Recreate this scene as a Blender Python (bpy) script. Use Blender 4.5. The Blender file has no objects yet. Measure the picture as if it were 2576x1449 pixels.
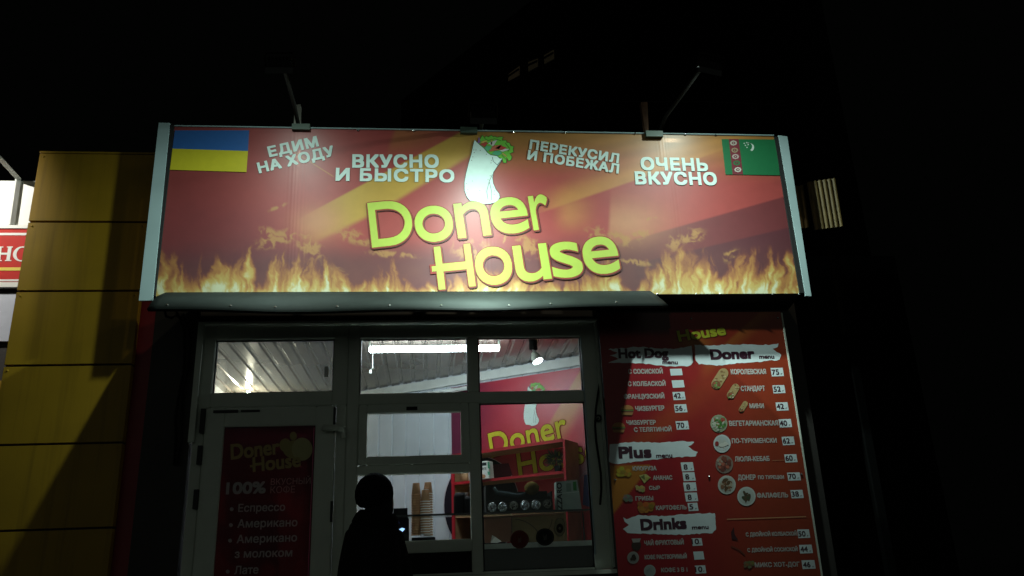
import bpy, bmesh, math, random
import numpy as np
from mathutils import Vector, Matrix
from mathutils.geometry import delaunay_2d_cdt
random.seed(7); rng = np.random.default_rng(11)
sc = bpy.context.scene
COL = sc.collection

# ------------------------------------------------------------------ camera
CAM = np.array([0.0, -6.0, 1.6]); FPX = 2060.0; PX0, PY0 = 1288.0, 724.5
pit, yaw, rol = 0.33446043, 0.11185597, -0.04106965
FW = np.array([math.sin(yaw)*math.cos(pit), math.cos(yaw)*math.cos(pit), math.sin(pit)])
r0 = np.cross(FW, [0, 0, 1.0]); r0 /= np.linalg.norm(r0); u0 = np.cross(r0, FW)
RT = math.cos(rol)*r0 + math.sin(rol)*u0; UP = -math.sin(rol)*r0 + math.cos(rol)*u0
cam = bpy.data.cameras.new("camera"); camo = bpy.data.objects.new("camera", cam); COL.objects.link(camo)
cam.sensor_width = 36; cam.lens = 36*FPX/2576; cam.clip_start = .05; cam.clip_end = 500
camo.matrix_world = Matrix(((RT[0], UP[0], -FW[0], CAM[0]), (RT[1], UP[1], -FW[1], CAM[1]), (RT[2], UP[2], -FW[2], CAM[2]), (0, 0, 0, 1)))
sc.camera = camo

FILL_GLOW = .14                                             # fill glow added low behind the camera, unseen, to light the front
# ------------------------------------------------------------------ night sky, exposure
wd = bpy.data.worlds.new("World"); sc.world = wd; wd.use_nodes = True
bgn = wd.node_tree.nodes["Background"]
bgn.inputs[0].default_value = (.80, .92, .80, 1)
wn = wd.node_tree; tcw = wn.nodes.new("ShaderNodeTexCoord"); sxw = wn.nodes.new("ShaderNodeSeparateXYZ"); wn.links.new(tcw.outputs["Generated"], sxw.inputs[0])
def wmath(op, a, b):
    n_ = wn.nodes.new("ShaderNodeMath"); n_.operation = op; n_.use_clamp = op == 'SUBTRACT'
    for i_, v_ in ((0, a), (1, b)):
        if isinstance(v_, (int, float)): n_.inputs[i_].default_value = v_
        else: wn.links.new(v_, n_.inputs[i_])
    return n_.outputs[0]
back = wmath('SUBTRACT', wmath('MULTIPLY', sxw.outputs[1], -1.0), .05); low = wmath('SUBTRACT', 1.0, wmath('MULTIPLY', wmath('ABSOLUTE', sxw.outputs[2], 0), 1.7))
wn.links.new(wmath('ADD', wmath('MULTIPLY', wmath('MULTIPLY', back, low), FILL_GLOW), .0007), bgn.inputs[1])
sc.view_settings.view_transform = 'Standard'; sc.view_settings.look = 'None'
sc.view_settings.exposure = 0; sc.view_settings.gamma = 1

LAMP_W = {'left': (11.0, .72), 'centre': (38.0, .58), 'right': (12.0, .88)}     # floodlights over the sign
NSIGN = 1.0
PROFILE = [(0, 0), (.07, .03), (.10, .18), (.16, .50), (.24, .92), (.30, 1.0), (.36, 1.0), (.44, .98), (.50, .92), (.58, .62), (.68, .30), (.82, .09), (1, .04)]
LAMP_COL = (.76, 1.0, .91)

# ------------------------------------------------------------------ helpers
def ray(px, py):
    d = RT*(px-PX0)/FPX - UP*(py-PY0)/FPX + FW
    return d
def at(px, py, Y):                       # pixel of the 2576-wide photo -> point of the plane y = Y
    d = ray(px, py); return CAM + d*(Y-CAM[1])/d[1]
class Plane:                             # a plane in the place, addressed by points of the photo
    def __init__(s, p, n): s.p = np.array(p, float); s.n = np.array(n, float)/np.linalg.norm(n)
    def pt(s, px, py, lift=0.0):
        d = ray(px, py); t = ((s.p-CAM)@s.n)/(d@s.n); return CAM + d*t + s.n*lift
def fac(Y): return Plane((0, Y, 0), (0, -1, 0))
def lin(r, g, b):
    f = lambda c: (c/255/12.92) if c <= 10 else ((c/255+.055)/1.055)**2.4
    return (f(r), f(g), f(b))
def hexm(c): return (*c, 1)

def mat(name, col=(.5, .5, .5), rough=.5, metal=0., spec=.5, var=.12, scale=8., emit=None, estr=0., vcol=False, bump=0., bscale=60., wear=None):
    m = bpy.data.materials.new(name); m.use_nodes = True; nt = m.node_tree; b = nt.nodes["Principled BSDF"]
    b.inputs["Roughness"].default_value = rough; b.inputs["Metallic"].default_value = metal
    b.inputs["Specular IOR Level"].default_value = spec
    tc = nt.nodes.new("ShaderNodeTexCoord"); no = nt.nodes.new("ShaderNodeTexNoise"); nt.links.new(tc.outputs["Object"], no.inputs["Vector"])
    no.inputs["Scale"].default_value = scale; no.inputs["Detail"].default_value = 5
    mr = nt.nodes.new("ShaderNodeMapRange"); nt.links.new(no.outputs["Fac"], mr.inputs[0])
    mr.inputs[1].default_value = .25; mr.inputs[2].default_value = .75; mr.inputs[3].default_value = 1-var; mr.inputs[4].default_value = 1+var
    mx = nt.nodes.new("ShaderNodeMix"); mx.data_type = 'RGBA'; mx.blend_type = 'MULTIPLY'; mx.inputs[0].default_value = 1
    nt.links.new(mr.outputs[0], mx.inputs[7])
    if vcol:
        a = nt.nodes.new("ShaderNodeAttribute"); a.attribute_name = 'Col'; nt.links.new(a.outputs["Color"], mx.inputs[6])
    else: mx.inputs[6].default_value = (*col, 1)
    nt.links.new(mx.outputs[2], b.inputs["Base Color"])
    if bump:
        n2 = nt.nodes.new("ShaderNodeTexNoise"); n2.inputs["Scale"].default_value = bscale; nt.links.new(tc.outputs["Object"], n2.inputs["Vector"])
        bp = nt.nodes.new("ShaderNodeBump"); bp.inputs["Strength"].default_value = bump; bp.inputs["Distance"].default_value = .01
        nt.links.new(n2.outputs["Fac"], bp.inputs["Height"]); nt.links.new(bp.outputs[0], b.inputs["Normal"])
    if emit:
        b.inputs["Emission Color"].default_value = (*emit, 1); b.inputs["Emission Strength"].default_value = estr
    return m

def link(name, me, m=None, parent=None):
    o = bpy.data.objects.new(name, me); COL.objects.link(o)
    if m: me.materials.append(m)
    if parent: o.parent = parent
    return o
def tag(o, label=None, cat=None, group=None, kind=None):
    if label: o["label"] = label
    if cat: o["category"] = cat
    if group: o["group"] = group
    if kind: o["kind"] = kind
    return o
def thing(name, label, cat, loc=(0, 0, 0), group=None):
    o = bpy.data.objects.new(name, None); COL.objects.link(o); o.location = loc; o.empty_display_size = .1
    return tag(o, label, cat, group)

class MB:
    def __init__(s): s.v = []; s.f = []; s.c = []; s.col = None
    def add(s, vs, fs, col=None):
        k = len(s.v); s.v += [tuple(map(float, p)) for p in vs]
        for f in fs: s.f.append([i+k for i in f]); s.c.append(col or s.col)
        return s
    def box(s, x0, x1, y0, y1, z0, z1, col=None):
        s.add([(x, y, z) for x in (x0, x1) for y in (y0, y1) for z in (z0, z1)],
              [(0, 1, 3, 2), (4, 6, 7, 5), (0, 4, 5, 1), (2, 3, 7, 6), (0, 2, 6, 4), (1, 5, 7, 3)], col); return s
    def prism(s, pts, off, col=None):    # polygon pts (3D) extruded by vector off
        n = len(pts); off = np.array(off); a = [np.array(p, float) for p in pts]; b = [p+off for p in a]
        s.add(a+b, [tuple(range(n))[::-1], tuple(range(n, 2*n))]+[(i, (i+1) % n, n+(i+1) % n, n+i) for i in range(n)], col); return s
    def poly(s, pts, col=None): s.add(pts, [tuple(range(len(pts)))], col); return s
    def tube(s, pts, r, n=8, col=None, caps=True):
        pts = [np.array(p, float) for p in pts]; rr = r if isinstance(r, (list, tuple)) else [r]*len(pts); rings = []
        ref = None
        for i, p in enumerate(pts):
            t = pts[min(i+1, len(pts)-1)]-pts[max(i-1, 0)]; t /= (np.linalg.norm(t)+1e-9)
            if ref is None: ref = np.array([0, 0, 1.]) if abs(t[2]) < .9 else np.array([1., 0, 0])
            a = np.cross(t, ref); a /= (np.linalg.norm(a)+1e-9); b = np.cross(t, a); ref = np.cross(a, t)
            rings.append([p+rr[i]*(math.cos(2*math.pi*k/n)*a+math.sin(2*math.pi*k/n)*b) for k in range(n)])
        vs = [q for ring in rings for q in ring]; fs = []
        for i in range(len(pts)-1):
            for k in range(n): fs.append((i*n+k, i*n+(k+1) % n, (i+1)*n+(k+1) % n, (i+1)*n+k))
        if caps: fs += [tuple(range(n))[::-1], tuple(range((len(pts)-1)*n, len(pts)*n))]
        s.add(vs, fs, col); return s
    def lathe(s, prof, c, n=20, col=None, axis=None):
        c = np.array(c, float); ax = np.array(axis if axis is not None else (0, 0, 1), float); ax /= np.linalg.norm(ax)
        a = np.cross(ax, (0, 1, 0) if abs(ax[1]) < .9 else (1, 0, 0)); a /= np.linalg.norm(a); b = np.cross(ax, a)
        vs = [c+ax*h+r*(math.cos(2*math.pi*k/n)*a+math.sin(2*math.pi*k/n)*b) for r, h in prof for k in range(n)]; m = len(prof)
        fs = [(i*n+k, i*n+(k+1) % n, (i+1)*n+(k+1) % n, (i+1)*n+k) for i in range(m-1) for k in range(n)]
        fs += [tuple(range(n))[::-1], tuple(range((m-1)*n, m*n))]
        s.add(vs, fs, col); return s
    def build(s, name, m, parent=None, smooth=False, bevel=0):
        me = bpy.data.meshes.new(name); me.from_pydata(s.v, [], s.f)
        if any(c is not None for c in s.c):
            at_ = me.color_attributes.new('Col', 'FLOAT_COLOR', 'CORNER'); arr = []
            for f, c in zip(s.f, s.c): arr += list((*(c or (.5, .5, .5)), 1))*len(f)
            at_.data.foreach_set('color', arr)
        if smooth: me.polygons.foreach_set('use_smooth', [True]*len(me.polygons))
        bm = bmesh.new(); bm.from_mesh(me)
        if not any(c is not None for c in s.c): bmesh.ops.recalc_face_normals(bm, faces=bm.faces)
        if bevel: bmesh.ops.bevel(bm, geom=list(bm.edges), offset=bevel, segments=2, affect='EDGES', clamp_overlap=True)
        bm.to_mesh(me); bm.free(); me.update()
        o = link(name, me, m, parent)
        if parent is not None and parent.parent is None:
            o.location = -np.array(parent.location)
        elif parent is not None:
            o.location = (0, 0, 0)
        return o

# ---- lettering: outlines of the built-in font, laid on a plane between two points of the photo
_gl = {}
def fill_loops(v, edges):                 # constrained triangulation of closed outlines, holes left open (even-odd)
    nb = {}
    for a_, b_ in edges: nb.setdefault(a_, []).append(b_); nb.setdefault(b_, []).append(a_)
    seen = set(); loops = []
    for a_ in nb:
        if a_ in seen: continue
        lp = [a_]; seen.add(a_); cur = a_
        while True:
            nx = [q_ for q_ in nb[cur] if q_ not in seen]
            if not nx: break
            cur = nx[0]; seen.add(cur); lp.append(cur)
        if len(lp) > 2: loops.append(lp)
    P = [Vector((float(p_[0]), float(p_[1]))) for p_ in v]
    ov, oe, of, _, _, _ = delaunay_2d_cdt(P, [], loops, 1, 1e-6)
    V = np.array([[q_.x, q_.y] for q_ in ov]); L = [v[lp] for lp in loops]; keep = []
    for t_ in of:
        c_ = V[list(t_)].mean(0); k_ = 0
        for Q in L:
            x0, y0 = Q[:, 0], Q[:, 1]; x1, y1 = np.roll(x0, -1), np.roll(y0, -1); cr_ = (y0 > c_[1]) != (y1 > c_[1])
            with np.errstate(divide='ignore', invalid='ignore'): k_ += int((cr_ & (c_[0] < (x1-x0)*(c_[1]-y0)/(y1-y0)+x0)).sum())
        if k_ % 2: keep.append(tuple(t_))
    return V, keep
def glyphs(t, spc=1.0):
    key = (t, spc)
    if key not in _gl:
        c = bpy.data.curves.new("lettering", 'FONT'); c.body = t; c.space_character = spc; c.resolution_u = 8 if len(t) == 1 else 4; c.fill_mode = 'NONE'
        ob = bpy.data.objects.new("lettering", c); COL.objects.link(ob)
        dg = bpy.context.evaluated_depsgraph_get(); me = bpy.data.meshes.new_from_object(ob.evaluated_get(dg))
        v = np.array([p.co[:2] for p in me.vertices]); v, f = fill_loops(v, [tuple(e_.vertices) for e_ in me.edges])
        bpy.data.objects.remove(ob); bpy.data.curves.remove(c); bpy.data.meshes.remove(me); _gl[key] = (v, f)
    return _gl[key]
CAPH = None
def text(mb, t, pl, bl, br, h, lift=.002, bold=0., col=None, fit=None, n=8, grow=0., dxy=(0, 0), boldy=None, spc=1.0):
    global CAPH
    if CAPH is None: CAPH = glyphs("H")[0][:, 1].max()
    v, f = glyphs(t, spc); A = pl.pt(*bl); B = pl.pt(*br); e = B-A; w = np.linalg.norm(e); e /= w
    d = np.array(br, float)-np.array(bl, float); d /= np.linalg.norm(d)
    H = np.linalg.norm(pl.pt(bl[0]+d[1]*h, bl[1]-d[0]*h)-A); U = np.cross(e, pl.n); U = -U if U[2] < 0 else U
    x0, x1 = v[:, 0].min(), v[:, 0].max()
    y0, y1 = (0, CAPH) if fit is None else (v[:, 1].min(), v[:, 1].max())
    b = bold*H; by = (bold if boldy is None else boldy)*H
    X = (v[:, 0]-x0)/(x1-x0)*(w-2*b)+b; Yv = (v[:, 1]-y0)/(y1-y0)*(H-2*by)+by
    R = b+grow*H; Ry = by+grow*H
    offs = [(0, 0)] if R == 0 and Ry == 0 else ([(0, 0)]+[(R*i_, Ry*j_) for i_ in (-1, 0, 1) for j_ in (-1, 0, 1) if i_ or j_] if grow == 0 else [(0, 0)]+[(R*math.cos(2*math.pi*k/n), Ry*math.sin(2*math.pi*k/n)) for k in range(n)])
    for i, (ox, oy) in enumerate(offs):
        P = A+np.outer(X+ox+dxy[0]*H, e)+np.outer(Yv+oy+dxy[1]*H, U)+pl.n*(lift+i*.00003)
        mb.add(P, f, col)
    return mb
def flat(mb, pl, pts, lift, col): mb.poly([pl.pt(x, y, lift) for x, y in pts], col); return mb
def disc(mb, pl, cx, cy, rx, ry, lift, col, n=24, a=0):
    flat(mb, pl, [(cx+rx*math.cos(2*math.pi*k/n)*math.cos(a)-ry*math.sin(2*math.pi*k/n)*math.sin(a), cy+rx*math.cos(2*math.pi*k/n)*math.sin(a)+ry*math.sin(2*math.pi*k/n)*math.cos(a)) for k in range(n)], lift, col); return mb
def ring(mb, pl, cx, cy, rx, ry, w, lift, col, n=48, a0=0, a1=2*math.pi):
    for k in range(n):
        t0 = a0+(a1-a0)*k/n; t1 = a0+(a1-a0)*(k+1)/n
        flat(mb, pl, [(cx+rx*math.cos(t0), cy+ry*math.sin(t0)), (cx+rx*math.cos(t1), cy+ry*math.sin(t1)), (cx+(rx-w)*math.cos(t1), cy+(ry-w)*math.sin(t1)), (cx+(rx-w)*math.cos(t0), cy+(ry-w)*math.sin(t0))], lift, col)
def stroke(mb, pl, pts, w, lift, col):
    for i in range(len(pts)-1):
        a = np.array(pts[i], float); b = np.array(pts[i+1], float); d = b-a; L = np.linalg.norm(d); d /= L; q = np.array([-d[1], d[0]])*w/2
        flat(mb, pl, [a+q, b+q, b-q, a-q], lift+.00002*(i % 7), col)

# ---- value noise for printed artwork
def vnoise(x, y, seed=0):
    g = np.random.default_rng(seed).random((256, 256))
    xi = np.floor(x).astype(int); yi = np.floor(y).astype(int); fx = x-xi; fy = y-yi
    fx = fx*fx*(3-2*fx); fy = fy*fy*(3-2*fy); a = g[xi % 256, yi % 256]; b = g[(xi+1) % 256, yi % 256]; c = g[xi % 256, (yi+1) % 256]; d = g[(xi+1) % 256, (yi+1) % 256]
    return (a*(1-fx)+b*fx)*(1-fy)+(c*(1-fx)+d*fx)*fy
def fbm(x, y, seed=0, o=5):
    r = 0; a = .5; t = 0
    for k in range(o): r = r+a*vnoise(x*2**k+k*17.3, y*2**k+k*9.1, seed+k); t += a; a *= .5
    return r/t
def mixc(a, b, t): t = np.clip(t, 0, 1)[..., None]; return a*(1-t)+np.array(b)*t
def sstep(a, b, x): t = np.clip((x-a)/(b-a), 0, 1); return t*t*(3-2*t)
def art_grid(name, corners, nx, ny, func, m, parent, sag=None):
    TL, TR, BR, BL = [np.array(c) for c in corners]
    U, V = np.meshgrid(np.linspace(0, 1, nx), np.linspace(0, 1, ny)); u = U[..., None]; v = V[..., None]
    P = (TL*(1-u)+TR*u)*(1-v)+(BL*(1-u)+BR*u)*v
    D = P-CAM; w = D@FW; px = PX0+FPX*(D@RT)/w; py = PY0-FPX*(D@UP)/w
    C = func(px, py)
    if sag is not None: P = P+sag(U, V)
    me = bpy.data.meshes.new(name); V_ = P.reshape(-1, 3); idx = np.arange(nx*ny).reshape(ny, nx)
    F = np.stack([idx[:-1, :-1], idx[1:, :-1], idx[1:, 1:], idx[:-1, 1:]], -1).reshape(-1, 4)
    me.vertices.add(len(V_)); me.vertices.foreach_set('co', V_.ravel())
    me.loops.add(F.size); me.loops.foreach_set('vertex_index', F.ravel().astype(np.int32))
    me.polygons.add(len(F)); me.polygons.foreach_set('loop_start', (np.arange(len(F))*4).astype(np.int32))
    me.update(calc_edges=True); me.validate()
    ca = me.color_attributes.new('Col', 'FLOAT_COLOR', 'POINT'); ca.data.foreach_set('color', np.concatenate([C.reshape(-1, 3), np.ones((nx*ny, 1))], 1).ravel())
    me.polygons.foreach_set('use_smooth', [True]*len(me.polygons))
    o = link(name, me, m, parent)
    if parent: o.location = -np.array(parent.location)
    return o

# ------------------------------------------------------------------ materials
M = {}
M['asphalt'] = mat('asphalt', (.05, .05, .05), .9, var=.3, scale=30, bump=.4, bscale=200)
def film(name, f):
    m_ = mat(name, rough=.5, vcol=True, var=.05, scale=20); nt_ = m_.node_tree; b_ = nt_.nodes["Principled BSDF"]; t_ = nt_.nodes.new("ShaderNodeBsdfTranslucent"); src_ = b_.inputs["Base Color"].links[0].from_socket; nt_.links.new(src_, t_.inputs[0])
    x_ = nt_.nodes.new("ShaderNodeMixShader"); x_.inputs[0].default_value = f; nt_.links.new(b_.outputs[0], x_.inputs[1]); nt_.links.new(t_.outputs[0], x_.inputs[2]); nt_.links.new(x_.outputs[0], nt_.nodes["Material Output"].inputs[0]); return m_
M['film'] = film('poster_film', .5)
M['paving'] = mat('paving', (.18, .17, .16), .85, var=.25, scale=6, bump=.3, bscale=90)
M['dark_cladding'] = mat('dark_cladding', (.022, .018, .016), .6, var=.3, scale=4)
M['red_wall'] = mat('red_wall', (.22, .012, .018), .5, var=.15, scale=3)
M['upvc'] = mat('white_plastic', (.62, .66, .58), .55, spec=.3, var=.06, scale=5)
M['gasket'] = mat('black_rubber', (.012, .012, .012), .6)
M['black'] = mat('black_plastic', (.008, .008, .009), .6, spec=.15)
M['black_metal'] = mat('black_metal', (.02, .02, .02), .45, metal=.3)
M['yellow'] = mat('yellow_panel', (.36, .205, .007), .5, spec=.4, var=.12, scale=2.5, bump=.03, bscale=14)
M['joint'] = mat('joint', (.02, .012, .006), .8)
M['white_metal'] = mat('white_metal', (.36, .46, .47), .4, var=.08, scale=5)
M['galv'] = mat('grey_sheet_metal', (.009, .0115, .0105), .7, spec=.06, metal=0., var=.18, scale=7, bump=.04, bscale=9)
M['steel'] = mat('steel', (.45, .45, .45), .25, metal=1.)
M['bracket'] = mat('green_bracket', (.05, .075, .055), .55, var=.2)
M['rust'] = mat('rusty_post', (.16, .075, .04), .75, var=.35, scale=14)
M['paleboard'] = mat('pale_board', (.5, .47, .4), .7, var=.2, scale=12)
M['arm'] = mat('grey_paint', (.016, .0155, .014), .8, spec=.08, var=.15)
M['print'] = mat('vinyl_print', rough=.36, vcol=True, var=.05, scale=20)
M['ink'] = mat('ink', rough=.5, spec=.6, vcol=True, var=.05, scale=20)
M['dullink'] = mat('dull_ink', rough=.6, spec=.2, vcol=True, var=.1, scale=25)
M['wall_white'] = mat('white_corrugated', (.58, .62, .66), .2, var=.08, scale=3)
M['ceiling'] = mat('ceiling_sheet', (.22, .18, .15), .22, metal=.3, var=.12, scale=2, bump=.02, bscale=4)
M['trim'] = mat('white_trim', (.66, .68, .64), .4)
M['shelf_red'] = mat('red_edge', (.34, .012, .02), .35)
M['wood'] = mat('light_wood', (.36, .22, .11), .55, var=.2, scale=10)
M['kraft'] = mat('kraft_paper', (.46, .25, .13), .75, var=.08, scale=15)
M['cupwhite'] = mat('white_paper', (.75, .74, .7), .6)
M['leaf'] = mat('plant_leaf', (.035, .065, .03), .5, var=.4, scale=20)
M['plush'] = mat('dull_fabric', rough=.9, spec=.1, vcol=True, var=.25, scale=30)
M['neigh_white'] = mat('neighbour_fascia', (.75, .76, .70), .5, var=.05)
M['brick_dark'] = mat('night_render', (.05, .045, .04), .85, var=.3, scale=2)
nt = M['yellow'].node_tree; b = nt.nodes["Principled BSDF"]; mx = b.inputs["Base Color"].links[0].from_node
tcn = nt.nodes.new("ShaderNodeTexCoord"); mpn = nt.nodes.new("ShaderNodeMapping"); mpn.inputs["Scale"].default_value = (22, 22, .9); nzs = nt.nodes.new("ShaderNodeTexNoise"); nzs.inputs["Scale"].default_value = 1.0; nzs.inputs["Detail"].default_value = 6
nt.links.new(tcn.outputs["Object"], mpn.inputs["Vector"]); nt.links.new(mpn.outputs[0], nzs.inputs["Vector"]); mrs = nt.nodes.new("ShaderNodeMapRange"); nt.links.new(nzs.outputs["Fac"], mrs.inputs[0])
mrs.inputs[1].default_value = .5; mrs.inputs[2].default_value = .75; mrs.inputs[3].default_value = 1.0; mrs.inputs[4].default_value = .72
m2 = nt.nodes.new("ShaderNodeMix"); m2.data_type = 'RGBA'; m2.blend_type = 'MULTIPLY'; m2.inputs[0].default_value = 1; nt.links.new(mx.outputs[2], m2.inputs[6]); nt.links.new(mrs.outputs[0], m2.inputs[7]); nt.links.new(m2.outputs[2], b.inputs["Base Color"])
M['ochre'] = mat('ochre_corrugated', (.17, .11, .032), .6, var=.3, scale=9, bump=.05, bscale=30)
M['tubeglow'] = mat('tube_glow', (.9, .9, .9), emit=(.80, .93, 1.0), estr=72)
M['bulbglow'] = mat('bulb_glow', (.9, .9, .9), emit=(.9, .93, 1.0), estr=40)
M['warmbulb'] = mat('warm_bulb_glow', (.9, .9, .9), emit=(1.0, .92, .70), estr=300)
M['led'] = mat('led_face', (.9, .9, .9), emit=LAMP_COL, estr=1.2)
M['winlit'] = mat('lit_room', (.3, .2, .1), emit=lin(255, 225, 190), estr=.0030)
M['winlit2'] = mat('dim_lit_room', (.3, .2, .1), emit=lin(225, 220, 195), estr=.0020)
M['screen'] = mat('screen_glow', (.01, .01, .02), emit=(.35, .6, 1.0), estr=1.4)
M['screen2'] = mat('screen_text', (.01, .01, .02), emit=(.2, .25, .8), estr=.12)
def glass(name, f, tint=(1, 1, 1), rough=.02):
    m = bpy.data.materials.new(name); m.use_nodes = True; nt = m.node_tree; nt.nodes.remove(nt.nodes["Principled BSDF"])
    t = nt.nodes.new("ShaderNodeBsdfTransparent"); t.inputs[0].default_value = (*tint, 1)
    g = nt.nodes.new("ShaderNodeBsdfGlossy"); g.inputs["Roughness"].default_value = rough
    lw = nt.nodes.new("ShaderNodeFresnel"); lw.inputs[0].default_value = 1.45
    ad = nt.nodes.new("ShaderNodeMath"); ad.operation = 'MULTIPLY'; ad.inputs[1].default_value = f; nt.links.new(lw.outputs[0], ad.inputs[0])
    x = nt.nodes.new("ShaderNodeMixShader"); nt.links.new(ad.outputs[0], x.inputs[0]); nt.links.new(t.outputs[0], x.inputs[1]); nt.links.new(g.outputs[0], x.inputs[2])
    nt.links.new(x.outputs[0], nt.nodes["Material Output"].inputs[0]); return m
M['glass'] = glass('window_glass', .55, (.9, .93, .92))
M['glass_shelf'] = glass('shelf_glass', .7, (.82, .88, .85))
# banner: vinyl that lets a little lamp light through
m = mat('banner_vinyl', rough=.48, vcol=True, var=.05, scale=14); nt = m.node_tree; b = nt.nodes["Principled BSDF"]; b.inputs["Specular IOR Level"].default_value = .8
b.inputs['Coat Weight'].default_value = .6; b.inputs['Coat Roughness'].default_value = .5
tr = nt.nodes.new("ShaderNodeBsdfTransparent"); tr.inputs[0].default_value = (1, .7, .55, 1); x = nt.nodes.new("ShaderNodeMixShader"); x.inputs[0].default_value = .17
nt.links.new(b.outputs[0], x.inputs[1]); nt.links.new(tr.outputs[0], x.inputs[2]); nt.links.new(x.outputs[0], nt.nodes["Material Output"].inputs[0]); M['banner'] = m

# ------------------------------------------------------------------ ground
o = MB().poly([(-300, -300, 0), (300, -300, 0), (300, 300, 0), (-300, 300, 0)]).build('ground', M['asphalt']); tag(o, kind='structure')
o = MB().box(-3.2, 3.4, -1.9, -.02, .01, .33).build('pavement', M['paving']); tag(o, kind='structure')

# ------------------------------------------------------------------ the kiosk building
S = -.25                                             # plane of the sign
WO = (1.43, 1.36); WE = np.array([-.834, .552]); WN = np.array([-.552, -.834])   # slanted back wall
def bw(s_, t=0): return (WO[0]+WE[0]*s_+WN[0]*t, WO[1]+WE[1]*s_+WN[1]*t)
KB = thing('kiosk', 'dark street food kiosk with lit glazed front under its red sign', 'kiosk', (0, 1.2, .33))
f = MB()
f.box(-1.98, -1.66, -.0, .12, .33, 3.62); f.box(1.325, 2.95, 0, .12, .33, 3.62); f.box(-1.98, 2.95, .02, .12, 3.43, 3.62)
f.box(-.575, 1.325, 0, .12, .33, 1.585); f.box(-1.66, 1.325, .01, .12, 3.415, 3.43)
f.build('front_wall', M['dark_cladding'], KB)
MB().box(-2.6, -1.98, .002, .1, .33, 4.7).build('side_panel', M['red_wall'], KB)['label'] = 'red wall strip between yellow column and door'
r = MB(); r.box(-2.6, 2.95, .12, 3.1, 3.62, 3.72); r.box(-2.6, 2.95, .0, .1, 3.62, 4.6); r.build('roof', M['dark_cladding'], KB)
MB().box(-2.2, -2.1, .12, 3.0, .33, 3.62).build('side_wall', M['wall_white'], KB)
MB().box(2.85, 2.95, .12, 3.0, .33, 3.62).build('side_wall', M['wall_white'], KB)
MB().box(-2.1, 2.85, 2.86, 3.0, .33, 3.62).build('rear_wall', M['wall_white'], KB)
MB().box(-2.1, 2.85, .12, 2.86, .3, .36).build('floor', M['paving'], KB)
# corrugated ceiling, ribs running to the back
cz = 3.5; prof = []; xx = -2.1
while xx < 2.85: prof += [(xx, cz), (xx+.075, cz), (xx+.088, cz+.011), (xx+.112, cz+.011)]; xx += .125
prof = [p for p in prof if p[0] < 2.84]; n = len(prof); c = MB()
c.add([(x, .12, z) for x, z in prof]+[(x, 2.86, z) for x, z in prof], [(i, i+1, n+i+1, n+i) for i in range(n-1)])
c.build('ceiling', M['ceiling'], KB)
# slanted corrugated back wall of the kitchen
prof = []; s_ = -1.6
while s_ < 2.75: prof += [(s_, 0), (s_+.14, 0), (s_+.146, -.012), (s_+.16, -.012), (s_+.166, 0)]; s_ += .17
n = len(prof); c = MB(); P2 = [bw(a, b_) for a, b_ in prof]
c.add([(x, y, .36) for x, y in P2]+[(x, y, cz+.02) for x, y in P2], [(i, i+1, n+i+1, n+i) for i in range(n-1)])
c.build('partition', M['wall_white'], KB)
a, b_ = bw(-1.6, .01), bw(2.65, .01); a2, b2 = bw(-1.6, .035), bw(2.65, .035)
MB().prism([(a[0], a[1], cz-.10), (b_[0], b_[1], cz-.10), (b2[0], b2[1], cz-.10), (a2[0], a2[1], cz-.10)], (0, 0, .085)).build('ceiling_trim', M['trim'], KB)
p0, p1 = bw(1.15, .06), bw(2.6, .06)
MB().tube([(p0[0], p0[1], cz-.16), (p1[0], p1[1], cz-.16)], .022, 8).build('conduit', M['trim'], KB, True)
p0, p1 = bw(1.6, .14), bw(2.6, .14)
MB().tube([(p0[0], p0[1], cz-.21), (p1[0], p1[1], cz-.19)], .016, 8).build('conduit', M['trim'], KB, True)
MB().box(-2.1, -.8, 2.80, 2.86, cz-.09, cz-.005).build('ceiling_trim', M['trim'], KB)

# door and window: white plastic frames with real bars
def frame(mb, x0, x1, z0, z1, w, y0, y1):
    mb.box(x0, x0+w, y0, y1, z0, z1); mb.box(x1-w, x1, y0, y1, z0, z1); mb.box(x0+w, x1-w, y0, y1, z0, z0+w); mb.box(x0+w, x1-w, y0, y1, z1-w, z1)
WF = MB()
WF.box(-.57, -.484, 0, .08, 1.60, 3.41); WF.box(1.186, 1.315, 0, .08, 1.60, 3.41)
WF.box(-.484, 1.186, 0, .08, 3.302, 3.41); WF.box(-.484, 1.186, 0, .08, 2.797, 2.880)
WF.box(.316, .395, 0, .08, 1.615, 2.797); WF.box(.316, .395, 0, .08, 2.880, 3.302)
WF.box(-.484, .316, 0, .08, 2.297, 2.360); WF.box(-.484, .316, 0, .08, 1.755, 1.838); WF.box(-.484, 1.186, 0, .08, 1.60, 1.615)
wf = WF.build('window', M['upvc'], KB, bevel=.006); wf['label'] = 'white plastic window frame with six openings'
g = MB(); 
for a_ in ((-.484, .316, 2.88, 3.302), (.395, 1.186, 2.88, 3.302), (.395, 1.186, 1.615, 2.797)):
    x0, x1, z0, z1 = a_
    frame(g, x0, x1, z0, z1, .007, .028, .05)
    g.box(x0+.007, x0+.009, -.001, .028, z0, z1)
g.build('gasket', M['gasket'], wf)
for a_ in ((-.484, .316, 2.88, 3.302), (.395, 1.186, 2.88, 3.302), (.395, 1.186, 1.615, 2.797)):
    MB().box(a_[0]+.004, a_[1]-.004, .036, .042, a_[2]+.004, a_[3]-.004).build('pane', M['glass'], wf)
sx0, sx1, sz0, sz1 = -.481, .313, 2.363, 2.794
sm = MB(); frame(sm, sx0, sx1, sz0, sz1, .058, -.022, .05); sa = sm.build('sash', M['upvc'], wf, bevel=.005); sa['label'] = 'small tilting window sash'
MB().box(sx0+.05, sx1-.05, .03, .036, sz0+.05, sz1-.05).build('pane', M['glass'], wf)
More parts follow.
